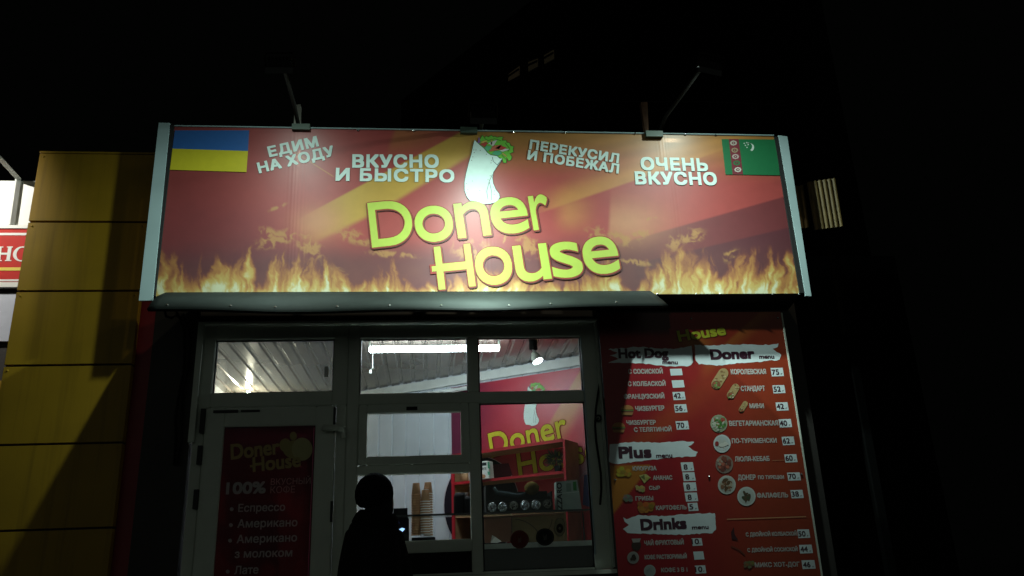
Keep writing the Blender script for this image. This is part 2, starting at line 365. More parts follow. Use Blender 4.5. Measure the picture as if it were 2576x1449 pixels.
MB().box(-.14, -.06, -.03, -.02, sz1-.045, sz1-.02).build('catch', M['arm'], wf)
MB().box(-.484, .316, .03, .06, 1.615, 1.755).build('lower_panel', M['black'], wf)
MB().box(-.6, 1.36, -.09, .0, 1.57, 1.598).build('sill', M['upvc'], wf)
bd = MB(); bd.box(1.186, 1.196, -.002, .03, 1.7, 3.3); bd.build('edge_bead', M['white_metal'], wf)
# outer casing that stands a little proud of the frame
cs = MB(); cs.box(-1.655, -1.615, -.05, .0, 2.55, 3.41); cs.box(1.30, 1.325, -.05, 0, 1.61, 3.40); cs.box(-1.655, 1.325, -.05, .0, 3.411, 3.428); cs.build('casing', M['upvc'], KB)

DO = MB(); frame(DO, -1.64, -.572, 2.80, 3.41, .105, 0, .08)
DO.box(-1.64, -1.56, 0, .08, .35, 2.80); DO.box(-.645, -.572, 0, .08, .35, 2.80)
dr = DO.build('door', M['upvc'], KB, bevel=.006); dr['label'] = 'white plastic door with fanlight and coffee poster'
lf = MB(); frame(lf, -1.555, -.65, .37, 2.79, .135, -.03, .05); lf.build('leaf', M['upvc'], dr, bevel=.006)
MB().box(-1.43, -.78, .0, .006, .5, 2.66).build('leaf_pane', M['glass'], dr)
MB().box(-1.535, -.677, .04, .046, 2.905, 3.305).build('pane', M['glass'], dr)
g = MB(); frame(g, -1.535, -.677, 2.905, 3.305, .008, .03, .055); g.build('gasket', M['gasket'], dr)
for z in (2.70, 2.46, 2.16):
    MB().box(-1.585, -1.555, -.05, -.005, z-.085 if z > 2.6 else z-.065, z+.085 if z > 2.6 else z+.065).build('hinge', M['gasket'], dr)
for z0, z1 in ((2.60, 2.78), (1.98, 2.12)): MB().box(-.662, -.645, -.034, -.02, z0, z1).build('gap_cover', M['gasket'], dr)
MB().box(-1.50, -1.33, -.045, -.03, 2.755, 2.772).build('closer', M['gasket'], dr); MB().box(-1.31, -1.18, -.045, -.03, 2.757, 2.770).build('closer', M['gasket'], dr)
h = MB(); h.tube([(-.72, -.03, 2.625), (-.72, -.075, 2.625), (-.62, -.085, 2.62), (-.585, -.07, 2.61)], .024, 10); h.tube([(-.585, -.07, 2.63), (-.585, -.07, 2.55)], .018, 8)
h.build('closer_arm', M['upvc'], dr, True)
h = MB(); h.tube([(-.70, -.03, 1.62), (-.70, -.08, 1.62), (-.82, -.085, 1.62)], .012, 8); h.build('handle', M['upvc'], dr, True)
MB().box(-.745, -.715, .035, .0395, 3.02, 3.10).build('sticker', M['cupwhite'], dr)

# ------------------------------------------------------------------ coffee poster on the door
pp = fac(-.004)
DP = thing('coffee_poster', 'dark red coffee price poster filling the glass of the white door', 'poster', (-1.1, 0, 2.1))
def poster_art(px, py):
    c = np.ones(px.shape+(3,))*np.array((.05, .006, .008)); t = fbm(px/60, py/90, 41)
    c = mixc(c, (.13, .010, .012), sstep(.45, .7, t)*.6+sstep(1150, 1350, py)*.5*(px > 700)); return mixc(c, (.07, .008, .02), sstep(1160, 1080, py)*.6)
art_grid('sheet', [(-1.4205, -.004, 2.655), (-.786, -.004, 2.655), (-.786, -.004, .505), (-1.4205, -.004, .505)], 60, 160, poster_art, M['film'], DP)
yl = (.34, .28, .08); wt = (.38, .37, .37); t = MB()
text(t, "Doner", pp, (581, 1157), (704, 1142), 39, .002, .035, yl); text(t, "House", pp, (636, 1188), (757, 1174), 37, .002, .035, yl)
bar = [(629, 1170), (640, 1169), (640, 1175), (629, 1176)]; flat(t, pp, bar, .002, yl)
disc(t, pp, 718, 1120, 15, 17, .0016, yl); disc(t, pp, 742, 1131, 30, 23, .0018, yl); disc(t, pp, 760, 1130, 26, 29, .002, (.42, .38, .16)); disc(t, pp, 738, 1097, 9, 11, .0021, yl)
t.build('logo', M['ink'], DP)
t = MB(); text(t, "100%", pp, (568, 1244), (668, 1241), 30, .002, .05, wt); text(t, "ВКУСНЫЙ", pp, (681, 1220), (781, 1217), 15, .002, 0, (.36, .26, .26)); text(t, "КОФЕ", pp, (680, 1241), (742, 1239), 16, .002, 0, (.36, .26, .26)); t.build('slogan', M['ink'], DP)
t = MB()
for tx, a_, b_, h_ in (("Еспрессо", (599, 1288), (717, 1285), 19), ("Американо", (597, 1328), (748, 1324), 20), ("Американо", (595, 1367), (747, 1362), 20), ("з молоком", (590, 1404), (735, 1400), 20), ("Лате", (589, 1445), (650, 1443), 20)):
    t = MB(); text(t, tx, pp, a_, b_, h_, .002, .025, wt)
    t.build('drink_name', M['ink'], DP)
    if tx != 'з молоком': t = MB(); disc(t, pp, a_[0]-16, a_[1]-7, 5, 5, .002, wt, 12); t.build('bullet', M['ink'], DP)
MB().box(-.800, -.796, -.0075, -.004, .9, 2.64).build('leak_strip', mat('red_light_leak', (.7, .1, .3), .2), DP)  # strip coloured to imitate light leaking past the poster's right edge

# ------------------------------------------------------------------ shop sign
SG = thing('shop_sign', 'long red banner sign with flames and yellow-green Doner House lettering', 'sign', (.48, S, 3.54))
sp = fac(S)
PK = [(385, 120), (430, 85), (470, 50), (520, 60), (560, 80), (590, 105), (620, 120), (640, 70), (660, 30), (690, 90), (720, 100), (750, 90), (790, 100), (825, 85), (850, 40), (900, 18), (950, 45), (985, 70), (1010, 50), (1050, 18), (1100, 22), (1180, 60), (1230, 50), (1300, 40), (1400, 30), (1480, 55), (1520, 75), (1560, 45), (1600, 15), (1640, 60), (1665, 115), (1700, 120), (1750, 105), (1790, 85), (1815, 30), (1850, 75), (1880, 110), (1920, 90), (1960, 85), (1990, 115), (2030, 110)]
def sign_art(px, py):
    c = np.ones(px.shape+(3,))*np.array((.42, .056, .050))
    # darker maroon of the print: left and lower part
    n1 = fbm(px/220, py/160, 3)
    c = mixc(c, (.075, .016, .036), sstep(450, 660, py+(n1-.5)*120)*sstep(860, 500, px+(n1-.5)*160)*.95)
    c = mixc(c, (.24, .03, .03), sstep(760, 520, px)*.7)
    c = mixc(c, (.085, .018, .036), sstep(590, 680, py+(n1-.5)*70)*.85)
    edge = 612-(px-1560)*.285
    c = mixc(c, (.13, .02, .028), sstep(edge-3, edge+3, py)*sstep(1480, 1600, px)*.8)
    edge2 = edge+60+(px-1560)*.05
    c = mixc(c, (.07, .016, .03), sstep(edge2-3, edge2+3, py)*sstep(1500, 1650, px)*.6)
    # orange beams, with lamp glare painted in at both sides
    up1 = 556-(px-740)*.535; lo1 = 600-(px-800)*.49-np.maximum(px-960, 0)*.12
    b1 = sstep(up1-3, up1+3, py)*sstep(lo1+14, lo1-4, py)*sstep(735, 830, px)
    c = mixc(c, (.58, .33, .05), b1*(.45+.55*sstep(780, 900, px)))
    up2 = 345-(px-1060)*.03; lo2 = np.where(px < 1200, 352+(1200-px)*.1, 352+(px-1200)*.93)
    low3 = 528-(px-1380)*.345
    tp = sstep(470, 330, py)*sstep(1120, 1230, px)
    c = mixc(c, (.45, .20, .035), tp*.95)
    c = mixc(c, (.52, .22, .04), sstep(985, 1000, px+(py-330)*.35)*sstep(1165, 1000, px)*sstep(410, 340, py)*.45)
    band = sstep(low3+4, low3-4, py)*sstep(low3-75, low3-10, py)*sstep(1330, 1440, px)*sstep(1960, 1650, px)
    c = mixc(c, (.62, .27, .06), band*.75)
    c = mixc(c, (.6, .24, .07), sstep(1380, 1440, px)*sstep(1520, 1420, px)*sstep(480, 520, py)*sstep(600, 540, py)*.7)
    glare_r = np.exp(-((px-1575)/95)**2-((py-560)/55)**2)  # glare of the right lamp, painted into the print colour
    c = mixc(c, (.62, .26, .13), glare_r*sstep(1530-(py-500)*.05, 1542-(py-500)*.05, px)*.85)
    glare_l = np.exp(-((px-800)/60)**2-((py-560)/40)**2); c = mixc(c, (.6, .25, .12), glare_l*.75)  # glare of the left lamp, painted likewise
    ln = np.abs((py-350)-(px-690)*.63); c = mixc(c, (.6, .28, .05), sstep(2.2, .6, ln)*(px > 720)*(px < 840)*.6)
    rays = .5+.5*np.sin((py-250)*.20+px*.045); c = c*(1+.12*(rays-.5)*sstep(520, 350, py)*sstep(1300, 1500, px))[..., None]
    # printed flames
    xs, hs = zip(*PK); H = np.interp(px, xs, hs)*1.22
    c = mixc(c, (.26, .085, .05), sstep(570, 735, py+(n1-.5)*90)*(.25+.75*fbm(px/55, py/40, 71))*.55)
    bot = 742.0; hgt = bot-py
    wx = px+20*(fbm(px/40, py/34, 21)-.5)*2-.12*(742-py)*np.sin(px/90); wy = py+16*(fbm(px/22, py/30, 27)-.5)*2
    nz = fbm(wx/16, wy/60, 31, 5); nf = fbm(wx/5.5, wy/34, 37, 4)
    Hn = H*(.45+1.15*fbm(wx/19, np.zeros_like(py)+wy/260, 33, 4))
    fl = 1.38-1.25*hgt/np.maximum(Hn, 8)+(nz-.5)*1.7+(nf-.5)*.8
    fl = np.clip(fl, 0, 1.6)*sstep(135, 90, hgt-(nz-.5)*40)
    # loose wisps above the fire
    wsp = np.zeros_like(px)
    for wx0, wy0, ax, ay, an in ((700, 600, 55, 20, -.3), (672, 585, 26, 14, .2), (780, 622, 40, 26, .8), (880, 590, 42, 18, .4), (925, 610, 40, 10, .2), (700, 520, 30, 5, -.4), (985, 640, 60, 9, .1), (1190, 628, 50, 26, .1), (1330, 622, 40, 26, .5), (1280, 600, 30, 12, 0), (1560, 600, 45, 16, .25), (1500, 590, 28, 20, .3), (1610, 590, 30, 12, -.3), (1735, 600, 38, 22, -.5), (1700, 612, 24, 22, .9), (1640, 550, 16, 5, -.2), (840, 690, 40, 20, .4), (1840, 640, 18, 24, .3), (1600, 660, 50, 8, .1)):
        dx = px-wx0; dy = py-wy0; a_ = dx*math.cos(an)+dy*math.sin(an); b_ = -dx*math.sin(an)+dy*math.cos(an)
        wsp = np.maximum(wsp, np.exp(-(a_/ax)**2-(b_/ay)**2))
    rid = 1-np.abs(2*fbm(wx/26, wy/20, 51, 5)-1)*2.6
    wsp = np.clip(wsp*1.0*np.clip(rid, 0, 1)+wsp*(nf-.5)*1.0+wsp*.12, 0, .7)
    c = mixc(c, (.50, .24, .07), sstep(.12, .75, wsp)*.8); t = fl
    c = mixc(c, (.27, .07, .035), sstep(.0, .6, t)*.9); c = mixc(c, (.50, .22, .055), sstep(.25, .95, t)*.95); c = mixc(c, (.60, .42, .12), sstep(.75, 1.3, t)*.95); c = mixc(c, (.72, .72, .50), sstep(1.2, 1.6, t)*.9)
    return np.clip(c, 0, 1)
bz0, bz1, bx0, bx1 = 3.555, 4.942, -1.910, 2.882
def sag(U, V):                                     # the vinyl is stretched over three posts and ripples a little
    off = np.zeros(U.shape+(3,)); X = bx0+(bx1-bx0)*U
    for xp in (-.98, .45, 1.93): off[..., 1] -= .0015*np.exp(-((X-xp)/.05)**2)
    for xp in (-.96, .44, 1.95): off[..., 1] += .00045*np.sin(X*240+.6*np.sin(X*71))*np.exp(-((X-xp)/.07)**2)
    off[..., 1] += .0008*np.sin(X*9+V*3)*np.sin(V*7)+.0030
    return off
art_grid('banner', [(bx0, S, bz1), (bx1, S, bz1), (bx1, S, bz0), (bx0, S, bz0)], 760, 230, sign_art, M['banner'], SG, sag)
fr = MB(); fr.box(-1.92, 2.885, S+.03, S+.07, 4.88, 4.92); fr.box(-1.92, 2.885, S+.03, S+.07, 3.58, 3.62)
for xp in (-1.90, -.98, .45, 1.93, 2.84): fr.box(xp-.02, xp+.02, S+.03, S+.07, 3.62, 4.88)
fr.build('frame', M['steel'], SG)
MB().prism([(-2.026, S-.01, 4.962), (-1.944, S-.01, 4.962), (-1.926, S-.01, 3.525), (-2.020, S-.01, 3.525)], (0, .02, 0)).build('side_trim', M['white_metal'], SG)
MB().prism([(2.919, S-.01, 4.94), (2.994, S-.01, 4.93), (2.971, S-.01, 3.53), (2.925, S-.01, 3.534)], (0, .02, 0)).build('side_trim', M['white_metal'], SG)
MB().box(-1.95, -1.912, S-.004, S+.02, 3.56, 4.95).build('edge_gap', M['gasket'], SG); MB().box(2.884, 2.93, S-.004, S+.02, 3.56, 4.93).build('edge_gap', M['gasket'], SG)
hm = MB(); hm.tube([(bx0, S-.002, bz1), (bx1, S-.002, bz1)], .006, 6); hm.build('hem', M['white_metal'], SG)
for xp in ((735, 779), (1158, 1201), (1624, 1668)):
    y_ = 318+(xp[0]-735)*.02; a_ = at(xp[0], y_-6, S-.02); b_ = at(xp[1], y_+9, S-.02)
    MB().box(a_[0], b_[0], S-.03, S+.02, b_[2], a_[2]).build('clamp', M['bracket'], SG)
sf = MB(); sf.add([(-1.93, S-.002, 3.553), (2.89, S-.002, 3.553), (2.89, .0, 3.50), (-1.74, .0, 3.53)], [(0, 1, 2, 3)]); sf.add([(-1.93, S-.002, 3.556), (2.89, S-.002, 3.556), (2.89, 0, 3.504), (-1.74, 0, 3.534)], [(0, 1, 2, 3)]); sf.build('soffit', M['dark_cladding'], SG)
for x_, y_ in ((900, 327), (1040, 328), (1290, 331), (1422, 332), (1598, 335), (1724, 337), (1800, 339)):
    p = at(x_, y_, S-.006); sc_ = MB(); sc_.lathe([(.010, 0), (.010, .004), (.004, .008)], (p[0], S-.001, p[2]), 8, axis=(0, -1, 0)); sc_.build('screw', M['steel'], SG)
for x_ in (1655, 1752, 1812, 1945, 2010): p = at(x_, 740, S-.006); sc_ = MB(); sc_.lathe([(.009, 0), (.009, .004), (.004, .008)], (p[0], S-.001, p[2]), 8, axis=(0, -1, 0)); sc_.build('screw', M['steel'], SG)
W_ = (.60, .72, .67)
for tx, a_, b_, h_ in (("ЕДИМ", (678, 396), (803, 368), 26), ("НА ХОДУ", (652, 436.5), (844, 391.5), 26), ("ВКУСНО", (886, 422), (1104, 422.5), 32), ("И БЫСТРО", (844, 455), (1143, 459), 31),
                       ("ПЕРЕКУСИЛ", (1331, 375), (1556, 411), 23), ("И ПОБЕЖАЛ", (1326, 401), (1556, 437), 23), ("ОЧЕНЬ", (1613, 428), (1782, 431), 31), ("ВКУСНО", (1599, 464), (1805, 466), 31)):
    t = MB(); text(t, tx, sp, a_, b_, h_, .0010, .055, W_, n=10, spc=1.10); t.build('slogan', M['ink'], SG)
# big two-line name, letter by letter
def name_line(org, slope, letters):
    o_ = np.array(org, float); L = math.hypot(1, slope); d = np.array([1/L, slope/L]); upv = np.array([d[1], -d[0]])
    fill = MB(); outl = MB(); shad = MB()
    for ch, a0, a1, u0_, u1_ in letters:
        A = o_+d*a0+upv*u0_; B = o_+d*a1+upv*u0_; hh = u1_-u0_; cap = 100/hh
        args = (ch, sp, tuple(A), tuple(B), hh)
        text(shad, *args, .0008, .004, (.06, .010, .012), fit=1, n=10, grow=.030*cap, dxy=(.022*cap, -.030*cap), boldy=.028*cap)
        text(outl, *args, .0012, .004, (.26, .045, .022), fit=1, n=12, grow=.030*cap, dxy=(.006*cap, -.006*cap), boldy=.028*cap)
        text(fill, *args, .0017, .004, (.42, .52, .075), fit=1, n=10, boldy=.028*cap)
    return fill, outl, shad, d, upv, o_
for org, slope, lets in (((938, 623), -.107, [("D", -2, 106, 0, 113), ("o", 112, 208, -2, 89), ("n", 216, 300, 0, 89), ("e", 306, 399, -2, 90), ("r", 407, 454, 0, 88)]),
                         ((1104, 729), -.1025, [("H", 0, 93, 0, 108), ("o", 99, 191, -2, 94), ("u", 199, 286, -3, 90), ("s", 291, 368, -3, 88), ("e", 373, 462, -3, 92)])):
    fi, ou, sh, d, upv, o_ = name_line(org, slope, lets)
    if lets[0][0] == "H":
        q = [tuple(o_+d*a_+upv*b_) for a_, b_ in ((-12, 47), (4, 47), (4, 60), (-12, 60))]; flat(fi, sp, q, .0018, (.42, .52, .075))
        q = [tuple(o_+d*a_+upv*b_) for a_, b_ in ((-17, 41), (4, 41), (4, 65), (-17, 65))]; flat(ou, sp, q, .0013, (.30, .035, .022))
    fi.build('lettering', M['ink'], SG); ou.build('lettering_outline', M['ink'], SG); sh.build('lettering_outline', M['ink'], SG)
# flags
fl = MB(); flat(fl, sp, [(440, 328), (627, 328), (624, 380), (434, 374)], .001, (.02, .10, .32)); flat(fl, sp, [(434, 374), (624, 380), (620, 433), (427.5, 427)], .001, (.55, .46, .015)); fl.build('flag', M['ink'], SG)['label'] = 'blue and yellow flag printed on the banner'
fl = MB(); gr = (.008, .13, .045); flat(fl, sp, [(1815, 350), (1950, 351), (1962, 441), (1825, 439)], .001, gr)
flat(fl, sp, [(1833, 350), (1858, 350), (1869, 439), (1843, 439)], .0014, (.16, .02, .03))
for k, (x_, y_) in enumerate(((1845, 360), (1848, 378), (1850, 394), (1853, 410), (1856, 427))):
    c_ = ((.4, .35, .3), (.28, .2, .12), (.4, .3, .28), (.02, .14, .05), (.5, .45, .4))[k]
    disc(fl, sp, x_, y_, 9, 6.5, .0017, c_, 8); disc(fl, sp, x_, y_, 5, 3.5, .0020, (.13, .02, .03), 8); disc(fl, sp, x_, y_, 2.2, 1.6, .0023, c_, 6)
cr = []
for k in range(13): t_ = -1.9+2.9*k/12; cr.append((1884+13*math.cos(t_), 371+11*math.sin(t_)))
for k in range(13): t_ = 1.0-2.9*k/12; cr.append((1881+11*math.cos(t_), 369+10*math.sin(t_)))
flat(fl, sp, cr, .0014, (.5, .55, .5))
for x_, y_ in ((1872, 361), (1878, 359), (1875, 366), (1882, 364), (1879, 371)): disc(fl, sp, x_, y_, 1.8, 1.8, .0014, (.5, .55, .5), 5)
fl.build('flag', M['ink'], SG)['label'] = 'green flag with a carpet stripe and crescent printed on the banner'

# printed picture of a rolled doner wrap (shared by the banner and the poster inside)
WB = [(285, 465), (270, 520), (250, 620), (215, 740), (185, 860), (168, 960), (170, 1050), (195, 1120), (230, 1165), (310, 1175), (390, 1205), (470, 1200), (540, 1180), (575, 1130), (570, 1090), (530, 1040), (500, 970), (490, 900), (500, 840), (545, 770), (590, 710), (605, 680), (575, 680), (540, 650), (470, 640), (430, 610), (390, 560), (340, 520), (310, 490)]
WL = [(330, 500), (345, 460), (375, 410), (400, 440), (420, 418), (440, 432), (480, 410), (500, 430), (520, 422), (545, 436), (575, 428), (612, 430), (600, 470), (650, 470), (655, 492), (690, 500), (700, 530), (737, 540), (725, 575), (735, 600), (690, 620), (715, 660), (705, 690), (680, 705), (655, 660), (650, 728), (620, 725), (605, 680), (560, 660), (430, 615), (380, 560)]
def grow_poly(pts, k):
    p = np.array(pts, float); c_ = p.mean(0); q = []
    for i in range(len(p)):
        t_ = p[(i+1) % len(p)]-p[i-1]; n_ = np.array([t_[1], -t_[0]])/ (np.linalg.norm(t_)+1e-9); q.append(p[i]+n_*k*(1 if ((p[i]-c_)@n_) > -1e9 else 1))
    a_ = sum(p[i][0]*p[(i+1) % len(p)][1]-p[(i+1) % len(p)][0]*p[i][1] for i in range(len(p)))
    if a_ < 0: q = [2*p[i]-q[i] for i in range(len(p))]
    return q
def wrap(pl, fx, parent, lift, lw=1.):
    mb = MB(); T = lambda P: [fx(*p) for p in P]
    flat(mb, pl, T(grow_poly(WL, 7*lw)), lift, (.02, .06, .015)); flat(mb, pl, T(WL), lift+.0003, (.16, .50, .05))
    for P, c_ in (([(320, 500), (330, 435), (345, 440), (350, 500)], (.25, .12, .3)), ([(340, 510), (420, 490), (440, 500), (400, 545)], (.45, .06, .04)), ([(440, 500), (550, 460), (500, 540)], (.6, .55, .5)), ([(450, 600), (500, 530), (600, 520), (560, 580)], (.5, .13, .07)),
                  ([(520, 560), (580, 525), (660, 555), (600, 580)], (.48, .05, .04)), ([(395, 560), (420, 530), (470, 535), (475, 570), (430, 595)], (.10, .42, .2)), ([(480, 625), (520, 590), (590, 595), (600, 620), (560, 645)], (.08, .40, .2)), ([(480, 450), (490, 455), (485, 520), (470, 515)], (.6, .42, .08)),
                  ([(350, 490), (400, 470), (440, 475), (380, 500)], (.6, .45, .1)), ([(570, 585), (640, 565), (700, 570), (610, 600)], (.62, .58, .55)), ([(610, 610), (660, 650), (650, 660), (605, 625)], (.55, .4, .1))):
        flat(mb, pl, T(grow_poly(P, 3*lw)), lift+.0005, (.05, .02, .02)); flat(mb, pl, T(P), lift+.0007, c_)
    for P in ([(400, 445), (440, 470), (520, 450), (590, 470)], [(640, 500), (690, 560), (670, 600)], [(600, 640), (650, 690)]): stroke(mb, pl, T(P), 1.2*lw, lift+.0009, (.03, .1, .02))
    flat(mb, pl, T(grow_poly(WB, 6*lw)), lift+.0011, (.02, .02, .02)); flat(mb, pl, T(WB), lift+.0013, (.66, .82, .76))
    for P in ([(490, 660), (500, 710), (550, 757)], [(490, 865), (455, 940), (425, 1060), (440, 1155)], [(455, 950), (482, 1060), (478, 1160)], [(545, 757), (600, 690)]): stroke(mb, pl, T(P), 1.3*lw, lift+.0016, (.06, .07, .07))
    for x_, y_ in ((275, 580), (280, 610), (265, 660), (350, 585), (300, 580), (480, 700), (475, 730), (465, 880), (440, 925), (188, 970), (205, 1040), (195, 1075), (345, 1050), (500, 1010), (515, 1055), (512, 1095), (370, 1155), (250, 700), (420, 630), (260, 940)): disc(mb, pl, *fx(x_, y_), 1.3*lw, 1.3*lw, lift+.0016, (.25, .24, .22), 6)
    return mb.build('wrap_picture', M['ink'], parent)
wrap(sp, lambda x, y: (1132.1+x*.2171, 251.6+y*.2171), SG, .0006)

# ------------------------------------------------------------------ metal visor under the sign
VS = thing('metal_visor', 'bent grey sheet metal visor with rivets under the left part of the sign', 'visor', (-.03, -.45, 3.45))
NV = 60; top = []; botm = []
for i in range(NV+1):
    u = i/NV; xt = -1.905+u*(1.70+1.905); xb = -1.842+u*(1.72+1.842)
    zt = 3.588-.006*u; k = max(0, 1-u/.02); zt -= .03*k*k
    zb = 3.352-.028*math.sin(math.pi*u)+.006*math.sin(u*17)+.01*u; top.append((xt, S-.004, zt)); botm.append((xb, -.6+.01*math.sin(u*9), zb))
v = MB(); R = 6; gv = []
for j in range(R+1):
    q = j/R; gv.append([tuple(np.array(top[i])*(1-q)+np.array(botm[i])*q+np.array([0, -.004, .003])*math.sin(math.pi*q)) for i in range(NV+1)])
vs = [p for row in gv for p in row]; fs = [(j*(NV+1)+i, j*(NV+1)+i+1, (j+1)*(NV+1)+i+1, (j+1)*(NV+1)+i) for j in range(R) for i in range(NV)]
v.add(vs, fs); lip = [(p[0], p[1]+.03, p[2]-.006) for p in botm]; v.add([*botm, *lip], [(i, i+1, NV+2+i, NV+1+i) for i in range(NV)])
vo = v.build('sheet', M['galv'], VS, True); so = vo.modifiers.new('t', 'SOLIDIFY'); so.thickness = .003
for px_ in (430, 572, 697, 849, 992, 1112, 1291, 1412, 1582):
    u = (px_-370)/1335; i = min(NV, max(0, int(u*NV))); p = np.array(gv[5][i])
    MB().lathe([(.009, -.002), (.009, .006), (.004, .010)], p, 8, axis=(0, -.55, .83)).build('rivet', M['steel'], VS)

# ------------------------------------------------------------------ floodlights on arms
def floodlight(name, label, head, beam, tgt, wc, arm_mat, arm_pts):
    t = thing(name, label, 'floodlight', head, 'floodlights over the sign')
    a = MB(); a.tube(arm_pts, .016, 8); a.build('arm', arm_mat, t, True)
    hd = np.array(head); d = np.array(tgt)-hd; d /= np.linalg.norm(d); xax = np.array([1., 0, 0]); up_ = np.cross(xax, d); up_ /= np.linalg.norm(up_); xax = np.cross(d, up_)
    def bx(mb, sx, su, d0, d1):
        mb.add([hd+xax*a_*sx+up_*b_*su+d*c_ for c_ in (d0, d1) for a_, b_ in ((-1, -1), (1, -1), (1, 1), (-1, 1))], [(3, 2, 1, 0), (4, 5, 6, 7), (0, 1, 5, 4), (1, 2, 6, 5), (2, 3, 7, 6), (3, 0, 4, 7)])
    hb = MB(); bx(hb, .088, .05, -.04, .002); bx(hb, .074, .04, -.052, -.04)
    for k in range(6): bx2 = hd+xax*(-.07+.028*k)
    for k in range(7):
        c_ = hd+xax*(-.075+.025*k)-d*.062; hb.add([c_+xax*a_*.004+up_*b_*.036+d*e_ for e_ in (-.012, .012) for a_, b_ in ((-1, -1), (1, -1), (1, 1), (-1, 1))], [(3, 2, 1, 0), (4, 5, 6, 7), (0, 1, 5, 4), (1, 2, 6, 5), (2, 3, 7, 6), (3, 0, 4, 7)])
    hb.build('housing', M['black_metal'], t)
    ln = MB(); bx(ln, .078, .042, .0021, .0029); ln.build('lens', M['led'], t)
    ho = MB(); db = np.array(beam)-hd; db /= np.linalg.norm(db)
    up2 = up_ if up_[2] > 0 else -up_
    fr_ = np.array([0, -1, 0])-d*(-d[1]); fr_ /= np.linalg.norm(fr_); o1 = hd+fr_*.05
    ho.prism([o1-xax*.096, o1+xax*.096, o1+xax*.096+db*.045, o1-xax*.096+db*.045], fr_*.004); ho.build('added_hood', M['black_metal'], t)  # plate added to keep beam and lens off the camera side
    yk = MB(); yk.tube([hd-xax*.1, hd-xax*.1-d*.1, hd+xax*.1-d*.1, hd+xax*.1], .008, 6); yk.build('yoke', M['arm'], t)
    # asymmetric reflector: throws evenly down the sign, little at its own height, fading sideways (directions only, fixed to the lamp)
    L = bpy.data.lights.new('flood_beam', 'POINT'); L.energy = wc[0]; L.color = LAMP_COL; L.shadow_soft_size = .03; L.use_nodes = True; ln_ = L.node_tree
    em = [n_ for n_ in ln_.nodes if n_.type == 'EMISSION'][0]; tc_ = ln_.nodes.new("ShaderNodeTexCoord"); sx_ = ln_.nodes.new("ShaderNodeSeparateXYZ"); ln_.links.new(tc_.outputs["Normal"], sx_.inputs[0])
    def mt(op, a_, b_=0., clamp=False):
        n_ = ln_.nodes.new("ShaderNodeMath"); n_.operation = op; n_.use_clamp = clamp
        for i_, v_ in ((0, a_), (1, b_)):
            if isinstance(v_, (int, float)): n_.inputs[i_].default_value = v_
            else: ln_.links.new(v_, n_.inputs[i_])
        return n_.outputs[0]
    def fc(v_, pts_):
        n_ = ln_.nodes.new("ShaderNodeFloatCurve"); cu = n_.mapping.curves[0]
        while len(cu.points) < len(pts_): cu.points.new(.5, .5)
        for p_, q_ in zip(cu.points, pts_): p_.location = q_
        n_.mapping.update(); ln_.links.new(v_, n_.inputs["Value"]); return n_.outputs[0]
    SG_ = NSIGN
    c_ = mt('MAXIMUM', mt('MULTIPLY', sx_.outputs[1], SG_), .11)
    u_ = mt('DIVIDE', mt('MULTIPLY', sx_.outputs[2], -SG_*.6), c_); x_ = mt('DIVIDE', mt('MULTIPLY', sx_.outputs[0], SG_*.6), c_)
    uu = mt('ADD', mt('MULTIPLY', u_, .2), .1, True)                # 0..1 covers -0.5 m .. 4.5 m below the lamp
    prof_ = fc(uu, PROFILE)
    side = mt('DIVIDE', 1., mt('ADD', 1., mt('POWER', mt('ABSOLUTE', mt('DIVIDE', x_, wc[1])), 2.0)))
    on = mt('GREATER_THAN', mt('MULTIPLY', sx_.outputs[1], SG_), .02)
    st = mt('MULTIPLY', mt('MULTIPLY', prof_, side), mt('MULTIPLY', on, mt('POWER', c_, -3.0)))
    ln_.links.new(st, em.inputs["Strength"])
    lo = bpy.data.objects.new('flood_beam', L); COL.objects.link(lo); lo.parent = t; lo.location = tuple(d*.03)
    return t
floodlight('floodlight', 'leftmost floodlight, on a grey arm above the first slogan', (-1.03, -.84, 5.09), (-1.0, -.58, 4.0), (-1.0, S, 4.2), LAMP_W['left'], M['arm'], [(-.982, S+.03, 4.97), (-.984, -.45, 5.02), (-1.02, -.78, 5.145), (-1.03, -.84, 5.145)])
floodlight('floodlight', 'middle floodlight, black and low in front of the sign top edge', (.418, -.86, 4.70), (.46, -.66, 3.8), (.42, S, 3.9), LAMP_W['centre'], M['arm'], [(.45, S+.03, 4.97), (.45, -.40, 4.95), (.43, -.78, 4.76)])
floodlight('floodlight', 'rightmost floodlight, on a slanting arm above the green flag end', (2.20, -.74, 5.24), (2.02, -.50, 4.1), (2.05, S, 4.55), LAMP_W['right'], M['arm'], [(1.92, S+.03, 4.97), (1.95, -.34, 5.05), (2.17, -.68, 5.29), (2.20, -.74, 5.29)])
# posts behind the sign that carry the arms
def post(label, q, m, Y=.0):
    t = thing('sign_post', label, 'post', tuple(at(q[0][0], q[0][1], Y)), 'posts behind the sign'); p = [at(*c_, Y) for c_ in q]
    k = MB(); k.prism([p[0], p[1], p[2], p[3]], (0, .05, 0)); k.build('post', m, t); bz = min(p[0][2], p[3][2])
    k = MB(); k.box(min(a_[0] for a_ in p)-.02, max(a_[0] for a_ in p)+.02, Y+.01, Y+.04, bz-.5, bz); k.build('foot_plate', M['bracket'], t)
post('short pale board standing behind the sign under the left floodlight arm', [(739, 316), (741, 264), (756, 262), (755, 316)], M['paleboard'], -.12)
post('rusty brown post standing behind the sign beside the right floodlight arm', [(1624, 338), (1612, 257), (1629, 256), (1632, 338)], M['rust'], -.12)
# thin cables across the roof
tag(MB().tube([at(1340+40*k, 246+k*1.2+3*math.sin(k*.4), .1) for k in range(17)], .004, 5).build('roof_cable', M['arm']), 'thin grey cable strung behind the right end of the sign top', 'cable')

